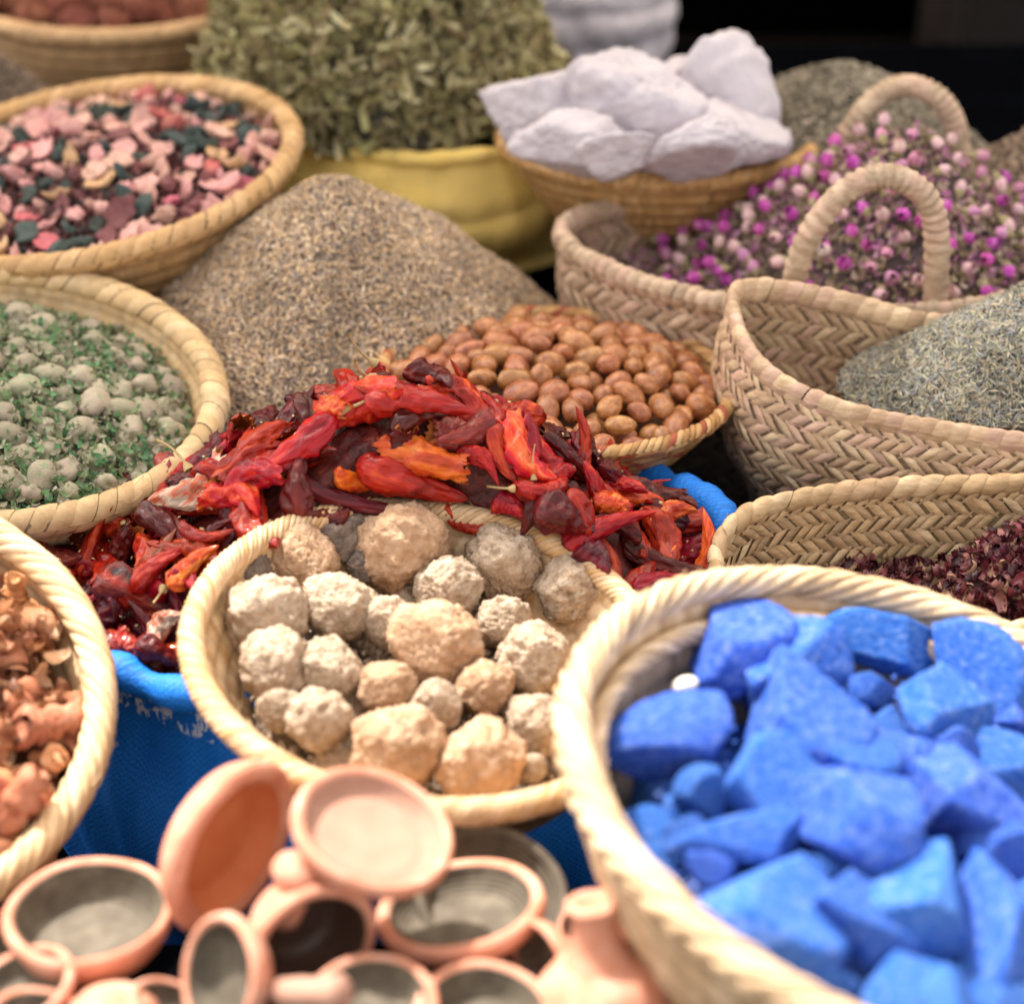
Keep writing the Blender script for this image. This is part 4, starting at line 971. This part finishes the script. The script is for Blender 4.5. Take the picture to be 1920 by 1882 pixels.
# =====================================================================================
# I: herringbone basket of hibiscus at the right
t = np.linspace(0, 2*PI, 300, endpoint=False)
cI = (.488, 1.582, .600)
ex = lambda v, p: np.sign(v)*np.abs(v)**p
rimI = np.stack([cI[0]+.282*ex(np.cos(t), .8), cI[1]+.118*ex(np.sin(t), .8), cI[2]+.036*.28*np.cos(t)-.022*np.clip(-np.sin(t), 0, 1)-.03*np.exp(-((t-PI)/.25)**2)*0-.02*np.exp(-((t-PI)/.35)**2)], 1)
plait_basket('hibiscus_basket', 'flat herringbone woven palm basket of dark hibiscus petals at the right edge', cI, rimI, .14, lambda f: .006*np.sin(f*3)-.03*f, band=.033, cw=.0145, pal=[(.68, .47, .26), (.72, .51, .29), (.64, .44, .24), (.76, .57, .35), (.60, .41, .24), (.56, .40, .24)], hgt=.0028, rimr=(.007, .010), rimn=58, rshift=1.4)
def hI(x, y):
    q = math.hypot((x-.19)/.25, (y+.01)/.17); return -.098+.150*max(0, 1-q)**.7+.006*noise.noise(Vector((x*20, y*20, 4)))
sI = Surf(np.array(cI), rotM(0, 0), hI)
heap('hibiscus_petals', 'heap of dark purple red curled dried hibiscus petals at the right edge', sI, .262, .105, 3600, .018, [(.08, .014, .02), (.14, .02, .028), (.05, .01, .016), (.24, .05, .06), (.36, .15, .13), (.10, .02, .035), (.18, .06, .06), (.48, .28, .18)], strip(7, 4, 2.0, 1.2, wav=1.), .014, .9, (.02, .006, .008), m_=mat('hibiscus', [(.7, .7, .7), W], .38, 60, 0, attr=True, spec=.5), cat='petals', wide=.75, rough=.01)

# =====================================================================================
# K: top left basket of brown clay lumps, and a grey brown heap below it
cK = (-.645, 3.109, .720)
coil_basket('brown_lump_basket', 'straw basket of dark reddish brown lumps at the top left corner', 'basket', cK, .247, 0, 0, .13, .17, nco=7, rim=.0155, rimn=60, shift=2.5, pal=[(.52, .33, .17), (.58, .38, .20)], amp=.003, rim_h=.001)
sK = Surf(cK, rotM(0, 0), lambda x, y: -.02+.05*max(0, 1-(x*x+y*y)/.05))
KM = mat('brown_clay_lump', [(.10, .03, .018), (.17, .052, .03), (.25, .09, .055)], .9, 1.5, .6, 6, .004, rnd=.2, hue=.01)
KS = [mesh('clay_lump', *rock_mesh(s*9+60, 4, .3, .2, .05), KM) for s in range(4)]
its = []
for k, (x, y) in enumerate(poisson(.20, .20, .055, 900)):
    P, n = sK.w(x, y, .005)
    M_ = TRS(P, rndrot(), (.044, .036, .03))
    if inview(P, 60): o = place('clay_lump', KS[k % 4], M=M_); its.append((o, 'reddish brown clay lump'))
    else: off_frame('clay_lumps', KS[k % 4], M_)
row_labels(its, 40, 'from the front rim', 'lump', 'reddish brown lumps at the top left')
V, F = sK.mesh(lambda a: .22, 14, 60, .008); V[:, 2] -= .01
place('brown_powder', mesh('brown_powder', V, F, mat('brown_powder', [(.10, .03, .02), (.18, .06, .035)], .95, 30, .6, 90, .004)), label='red brown powder around the lumps at the top left', cat='powder', kind='stuff')
p = atd(20, 150, 2.78)
heap('grey_seed_heap', 'grey brown seed heap at the far left between two baskets', Surf(p-np.array([.05, 0, .13]), rotM(0, 0), lambda x, y: .20*max(0, 1-math.hypot(x, y)/.2)), .2, .2, 6000, .005, [(.26, .19, .14), (.34, .26, .19), (.20, .15, .12)], GT, .004, .5, (.12, .09, .07), cat='seeds')
# heaps far behind on the right
p = at(1570, 200, .74)
heap('sage_heap', 'small grey green herb heap in front of the dark wall behind the back handle', Surf(np.array([p[0]+.02, p[1]+.10, .62]), rotM(0, 0), lambda x, y: .145*max(0, 1-math.hypot(x/.24, y/.2)**1.5)), .24, .2, 9000, .006, [(.26, .23, .17), (.34, .30, .22), (.19, .16, .12), (.40, .34, .26)], GT, .004, .5, (.07, .06, .045), cat='herbs')
p = at(1985, 330, .70)
heap('brown_grain_heap', 'dull brown grain heap at the right edge behind the rosebuds', Surf(np.array([p[0]+.03, p[1]+.05, .58]), rotM(0, 0), lambda x, y: .20*max(0, 1-math.hypot(x, y)/.26)), .26, .26, 6000, .006, [(.30, .21, .15), (.38, .28, .20), (.22, .16, .12)], GT, .004, .5, (.1, .07, .05), cat='grains')

# =====================================================================================
# C: basket of dried roots, front left
cC = (-.599, 1.300, .620)
coil_basket('root_basket', 'thick rimmed straw basket of knobbly orange brown roots at the lower left', 'basket', cC, .238, .290, .217, .15, .14, nco=7, rim=.0155, rimn=90, shift=7., pal=[(.78, .56, .32), (.82, .61, .38), (.70, .48, .26)], amp=.0035, rim_h=.0012)
RC = rotM(.290, .217); sC = Surf(cC, RC, lambda x, y: -.030+.03*max(0, 1-(x*x+y*y)/.05))
ROOTM = mat('root_skin', [(.22, .07, .03), (.42, .17, .075), (.52, .27, .15)], .85, 5, 1., 16, .003, rnd=.32, hue=.012)
def root_mesh(seed):
    rg = np.random.default_rng(seed); Vs, Fs, off = [], [], 0
    def limb(p, d, L, r0, r1, nb):
        nonlocal off
        n = 22; s = np.linspace(0, 1, n); pts = [np.array(p, float)]; d = np.array(d, float)
        for _ in range(n-1): d = d+rg.normal(0, .12, 3); d /= np.linalg.norm(d); pts.append(pts[-1]+d*L/n)
        pts = np.array(pts); r = (r0+(r1-r0)*s)*(1+.16*np.sin(s*L*34+seed)+rg.normal(0, .05, n)); r[0] *= .6; r[-1] *= .55
        V, F = tube(pts, r, 14); V += np.stack([nz(V, 7, seed+q_) for q_ in (0, 11, 23)], 1)*.055
        k = len(V); V = np.vstack([V, pts[:1], pts[-1:]]); a = np.arange(14); b = (a+1) % 14
        t1 = np.stack([b, a, np.full(14, k)], 1); t2 = np.stack([a+(n-1)*14, b+(n-1)*14, np.full(14, k+1)], 1)
        Vs.append(V); Fs.append((F+off, np.vstack([t1, t2])+off)); off += len(V)
        for _ in range(nb):
            q = pts[rg.integers(4, 16)]; e = np.cross(d, rg.normal(size=3)); e /= np.linalg.norm(e)
            limb(q, e+d*.4, L*rg.uniform(.25, .5), r0*.75, r1*.7, 0)
    limb((-.5, 0, 0), (1, 0, .1), 1.0, .17, .12, 3)
    return np.vstack(Vs), [np.vstack([f[0] for f in Fs]), np.vstack([f[1] for f in Fs])]
ROOTS = [mesh('root', *root_mesh(s*3+1), ROOTM) for s in range(6)]
its = []
for k, (x, y) in enumerate(poisson(.205, .205, .034, 4000)):
    P, n = sC.w(x, y, RNG.uniform(-.01, .014))
    L_ = RNG.uniform(.075, .12); M_ = TRS(P, Matrix(rotmats(n[None], .5)[0].tolist()), L_)
    if not inview(P, 50): off_frame('roots', ROOTS[k % 6], M_); continue
    o = place('root', ROOTS[k % 6], M=M_)
    its.append((o, 'knobbly orange brown root' if k % 2 else 'branched tan root'))
row_labels(its, 60, 'from the bottom', 'root', 'dried roots in the lower left basket')
heap('root_shavings', 'orange brown bark shavings and chips between the roots', Surf(cC, RC, lambda x, y: sC.h(x, y)-.008), .20, .20, 1500, .019, [(.50, .24, .11), (.62, .34, .18), (.34, .14, .06), (.70, .46, .28), (.24, .09, .04)], strip(6, 4, 1.2, 1.4), .03, .9, (.12, .05, .02), cat='shavings', m_=PETAL)
V, F = sC.mesh(lambda a: .205, 14, 60, .01); V[:, 2] -= .02
place('root_chips', mesh('root_chips', V, F, mat('root_dust', [(.08, .03, .012), (.2, .08, .03)], .9, 40, .7, 120, .004)), label='brown root chips deep in the lower left basket', cat='chips', kind='stuff')

# =====================================================================================
# clay pots at the front
CLAY = mat('terracotta', [(.50, .20, .12), (.61, .28, .18), (.66, .38, .28)], .85, 2.2, .12, 60, .0005, rnd=.05, spec=.2)
CLAYP = mat('pale_terracotta', [(.38, .21, .15), (.45, .26, .19)], .8, 3, .1, 60, .0006, rnd=.04, spec=.2)
CLAY_BOUNCE = mat('bounce_orange_clay', [(.60, .20, .08), (.66, .26, .11)], .7, 3, .1, 60, .0005)  # orange of light bouncing inside the standing bowl, put into the colour
GLAZE = mat('grey_green_glaze', [(.07, .055, .036), (.105, .085, .058), (.16, .135, .095)], .75, 3, .15, 60, .0006, rnd=.1, spec=.4)
GLAZEB = mat('brown_glaze', [(.05, .028, .02), (.09, .05, .035)], .35, 9, .15, 60, .0006, spec=.5)
def pot(px, py, maj, ratio, phi, dep, deep, label, inner=GLAZE, outer=CLAY, th=.13, name='clay_bowl', foot=.66, cat='bowl', power=.45):
    P = atd(px, py, dep); k = dep/FPX; r = maj*k
    al = math.acos(ratio); T_ = -ray(px, py); T_ /= np.linalg.norm(T_); U_ = UP-T_*(UP@T_); U_ /= np.linalg.norm(U_); X_ = np.cross(U_, T_)
    ph = math.radians(phi); n = math.sin(al)*(math.cos(ph)*X_+math.sin(ph)*U_)+math.cos(al)*T_
    root = place(name, None, M=TRS(P-n*deep*r, frame(n), r), label=label, cat=cat)
    s = np.linspace(0, 1, 30)
    inn = [(0, .10)]+[((foot*.8+(1-th-foot*.8)*q**power), .10+(deep-.16)*q**1.6+.010*math.sin(q*34)) for q in s]
    lip = [(1-th*.85, deep-.03), (1-th*.55, deep+.005), (1-th*.25, deep), (1.0, deep-.05), (1.01, deep-.11), (.985, deep-.18)]
    out = [(foot+(.975-foot)*q**power, (deep-.2)*q) for q in s[::-1]]+[(0, 0)]
    V, F = lathe(inn+lip+out, 72); wob = .03*nz(V, 1.3, px*.01); V[:, :2] *= (1+wob)[:, None]
    place('body', mesh('body', V, F, outer), root)
    gi = [(a_, b_+.012) for a_, b_ in inn]; gi[-1] = (gi[-1][0]-.006, gi[-1][1]); gi.append((1-th*.9, deep-.035))
    V, F = lathe(gi, 72); V[:, :2] *= (1+.03*nz(V, 1.3, px*.01))[:, None]*.985
    place('inside', mesh('inside', V, F, inner), root)
    return root, P, n, r
def knob(root, prof, M, name='handle', m_=CLAY):
    V, F = lathe(prof, 32); place(name, mesh(name, V, F, m_), root, M=M)
pot(165, 1700, 158, .62, 97, 1.46, .58, 'round clay dish with grey green inside at the lower left')
rt_, P, n, r = pot(448, 1592, 172, .50, -28, 1.475, .46, 'deep clay bowl standing on its edge, orange bounce light coloured inside, turned to the right', inner=CLAY_BOUNCE, th=.24)
rt_, P, n, r = pot(703, 1546, 156, .70, 68, 1.405, .33, 'pinkish unglazed clay dish on top of the pots, its floor in the sun', inner=CLAYP, th=.15)
pot(862, 1690, 160, .52, 100, 1.455, .42, 'wide clay dish with grey green glaze half shaded by the dish above', th=.16)
pot(925, 1672, 150, .85, 62, 1.50, .40, 'grey rimmed dish behind and under the wide glazed dish', outer=GLAZE, th=.13)
pot(592, 1775, 128, .72, -55, 1.385, .95, 'deep clay cup lying on its side, its dark mouth facing down to the front', inner=GLAZEB, th=.17, foot=.5)
pot(405, 1830, 118, .58, 178, 1.345, .55, 'small clay bowl tipped on its side facing left at the bottom', th=.17)
pot(700, 1868, 122, .70, 88, 1.335, .55, 'small clay bowl at the bottom centre, left of its twin', th=.16)
pot(910, 1888, 132, .70, 84, 1.345, .55, 'small clay bowl at the bottom centre, right of its twin', th=.16)
pot(1108, 1715, 70, .6, 120, 1.47, .6, 'small dark orange cup behind the clay lid', inner=GLAZEB)
def lathe_thing(name, px, py, dep, axis, size, prof, label, cat, m_=CLAY, kn=None):
    P = atd(px, py, dep); a = math.radians(axis[0]); n = RT*math.cos(a)*math.cos(axis[1])+UP*math.sin(a)*math.cos(axis[1])-FW*math.sin(axis[1])
    root = place(name, None, M=TRS(P, frame(n), size*dep/FPX), label=label, cat=cat)
    V, F = lathe(prof, 56); place('body', mesh('body', V, F, m_), root)
    if kn: V, F = lathe(kn, 40); place('knob', mesh('knob', V, F, m_), root)
    return root
lathe_thing('clay_tagine', 1128, 1860, 1.375, (96, .25), 130, [(1.0, -.5), (1.02, -.3), (1.0, -.1), (.9, .2), (.7, .42), (.5, .52), (.40, .62), (0, .64)], 'domed clay lid with a tall open neck at the lower right of the pots', 'lid', kn=[(.55, .46), (.46, .60), (.38, .80), (.33, 1.05), (.33, 1.25), (.40, 1.38), (.38, 1.44), (.26, 1.44), (.22, 1.3), (0, 1.28)])
lathe_thing('clay_stub', 585, 1862, 1.32, (8, .5), 62, [(0, -1.2), (.45, -1.15), (.5, -.4), (.46, .4), (.55, .8), (.6, 1.0), (.45, 1.2), (0, 1.28)], 'pale round ended clay handle lying between the bottom bowls', 'handle', CLAYP)
lathe_thing('clay_stub', 545, 1665, 1.39, (70, .5), 52, [(0, -1.5), (.7, -1.4), (.75, -.6), (.6, 0), (.7, .5), (.9, .8), (.8, 1.1), (0, 1.2)], 'pale clay knob between the standing bowl and the dark mouthed cup', 'knob', CLAY)
lathe_thing('clay_tagine', 210, 1905, 1.38, (92, .3), 95, [(1, -.6), (1, -.2), (.9, .1), (.65, .4), (.3, .55), (0, .6)], 'rounded clay lid under the lower left dish', 'lid')
pot(70, 1905, 95, .6, 80, 1.36, .5, 'clay bowl cut off by the lower left corner', th=.16)
lathe_thing('clay_cup', 1265, 1870, 1.42, (95, .2), 80, [(.8, -1), (1, -.2), (.95, .3), (.88, .35), (.8, .3), (.75, -.5), (0, -.6)], 'clay cup squeezed under the rim of the pigment basket', 'cup')
pot(30, 1850, 110, .6, 120, 1.40, .5, 'clay bowl at the lower left corner right behind the corner bowl', th=.15)
pot(330, 1890, 90, .55, 60, 1.38, .5, 'clay bowl at the bottom between the lower left dish and the tipped bowl', th=.16)
pot(1010, 1815, 90, .5, 200, 1.42, .5, 'clay bowl turned away, left of the necked clay lid', th=.16)
for i, (x, y, z) in enumerate([(-.50, 1.0, .49), (-.34, .98, .50), (-.44, 1.12, .49), (.10, 1.02, .50), (-.24, 1.14, .50), (-.42, 1.02, .455), (-.28, 1.06, .46), (-.14, 1.10, .465), (-.02, 1.02, .46), (.04, 1.10, .45), (-.2, .97, .47), (-.35, 1.13, .44), (-.08, .95, .46), (-.48, 1.10, .44)]):
    x_, y_, d_ = proj((x, y, z)); pot(x_, y_, .052*FPX/d_, .7, 60+i*37, d_, .5, 'clay bowl of the buried lower layer of the pot heap', th=.14)
for o in S.objects:
    if o.get('label', '').startswith('clay bowl of the buried'): o['group'] = 'buried clay bowls'
    elif o.name.startswith('clay_bowl'): o['group'] = 'clay bowls heaped at the front'
    elif o.name.startswith('clay_tagine'): o['group'] = 'clay lids among the pots'

# what lies in the same baskets beyond the picture's edge, one object per basket and material
for (nm, mn), lst in OFF.items():
    Vs, Fs, of_ = [], [], 0
    for me, M in lst:
        V = np.zeros(len(me.vertices)*3, np.float32); me.vertices.foreach_get('co', V); V = V.reshape(-1, 3)
        A_ = np.array(M); V = V@A_[:3, :3].T+A_[:3, 3]
        L_ = np.zeros(len(me.loops), np.int32); me.loops.foreach_get('vertex_index', L_)
        T_ = np.array([p.loop_total for p in me.polygons]); S_ = np.array([p.loop_start for p in me.polygons])
        for q in (3, 4):
            m_ = T_ == q
            if m_.any(): Fs.append(L_[S_[m_][:, None]+np.arange(q)[None]]+of_)
        Vs.append(V); of_ += len(V)
    f3 = [f for f in Fs if f.shape[1] == 3]; f4 = [f for f in Fs if f.shape[1] == 4]
    fs = ([np.vstack(f3)] if f3 else [])+([np.vstack(f4)] if f4 else [])
    place(nm, mesh(nm, np.vstack(Vs), fs, bpy.data.materials[mn]), label='rest of the '+nm.replace('_', ' ')+' in '+mn.replace('_', ' ')+' beyond the edge of the picture', cat=nm.replace('_', ' '), kind='stuff')

# loose bits
P_, N_ = heap_points(sB, 700, .20, .20, .012)
CR = chunk_mesh(77, 1, 6, .2, 30.); k_ = len(P_)
V, F, C = batch(CR[0], CR[1], P_-N_*.006, rotmats(N_, 2.), RNG.uniform(.0015, .0045, (k_, 1))*np.ones((1, 3)), pick([(.03, .11, .46), (.06, .15, .52), (.14, .22, .56)], k_, .15))
place('pigment_crumbs', mesh('pigment_crumbs', V, F, GRAIN, C, smooth=False), label='small blue crumbs scattered between and over the pigment lumps', cat='crumbs', kind='stuff')
P_, N_ = heap_points(sA, 1100, .16, .16, .004); k_ = len(P_)
V, F, C = batch(CR[0], CR[1], P_-N_*.022, rotmats(N_, 2.), RNG.uniform(.0012, .0045, (k_, 1))*np.ones((1, 3)), pick([(.46, .34, .24), (.56, .46, .35), (.30, .22, .15)], k_, .15))
place('stone_grit', mesh('stone_grit', V, F, GRAIN, C, smooth=False), label='beige grit and small chips fallen between the stones', cat='grit', kind='stuff')
P_, N_ = heap_points(sL, 420, aL*.9, bL*.9, .012); q_ = np.hypot(P_[:, 0]-cA[0], P_[:, 1]-cA[1]) > .262; P_, N_ = P_[q_], N_[q_]; k_ = len(P_)
sc_ = RNG.uniform(.0016, .0023, (k_, 1))*np.array([[1.2, 1, .35]])
V, F, C = batch(ICO[1][0], ICO[1][1], P_+N_*.002, rotmats(N_, .6), sc_, pick([(.74, .52, .22), (.80, .62, .32)], k_, .1))
place('chilli_seeds', mesh('chilli_seeds', V, F, GRAIN, C), label='pale yellow chilli seeds scattered over the red heap', cat='seeds', kind='stuff')

# small things buried completely inside a heap are left out
dg = bpy.context.evaluated_depsgraph_get(); dg.update(); seen = {}
cand = [o for o in S.objects if o.parent is None and str(o.get('group', '')).startswith('buried')]
for o in cand:
    c0 = np.array(o.location); r0 = max(o.scale)*.75; hits = 0
    for a_ in range(17):
        off_ = 0 if a_ == 16 else r0*(.5+.45*(a_ % 2))
        q_ = c0+RT*off_*math.cos(a_*PI/8)+UP*off_*math.sin(a_*PI/8); d = Vector(q_-CAM).normalized()
        ok, loc, nn, fi, ob, mx_ = S.ray_cast(dg, Vector(CAM), d)
        if ok:
            ob = ob.original
            while ob.parent: ob = ob.parent
            hits += ob == o
    seen[o.name] = hits
for o in cand:
    if seen[o.name] < 2:
        for c_ in list(o.children): bpy.data.objects.remove(c_)
        bpy.data.objects.remove(o)
bur = {}
for o in S.objects:
    g_ = str(o.get('group', ''))
    if o.parent is None and g_.startswith('buried'): bur.setdefault(g_, []).append(o)
for g_, os_ in bur.items():
    cat = os_[0]['category']; lk = {'stone': 'small half hidden stone', 'pigment lump': 'half hidden blue lump', 'nut': 'half hidden argan nut', 'bowl': 'half hidden clay bowl'}[cat]
    row_labels([(o, lk) for o in os_], 60, {'stone': 'of lower stones', 'pigment lump': 'of lower lumps', 'nut': 'of lower nuts', 'bowl': 'of lower bowls'}[cat], cat, g_.replace('buried', 'lower lying'))
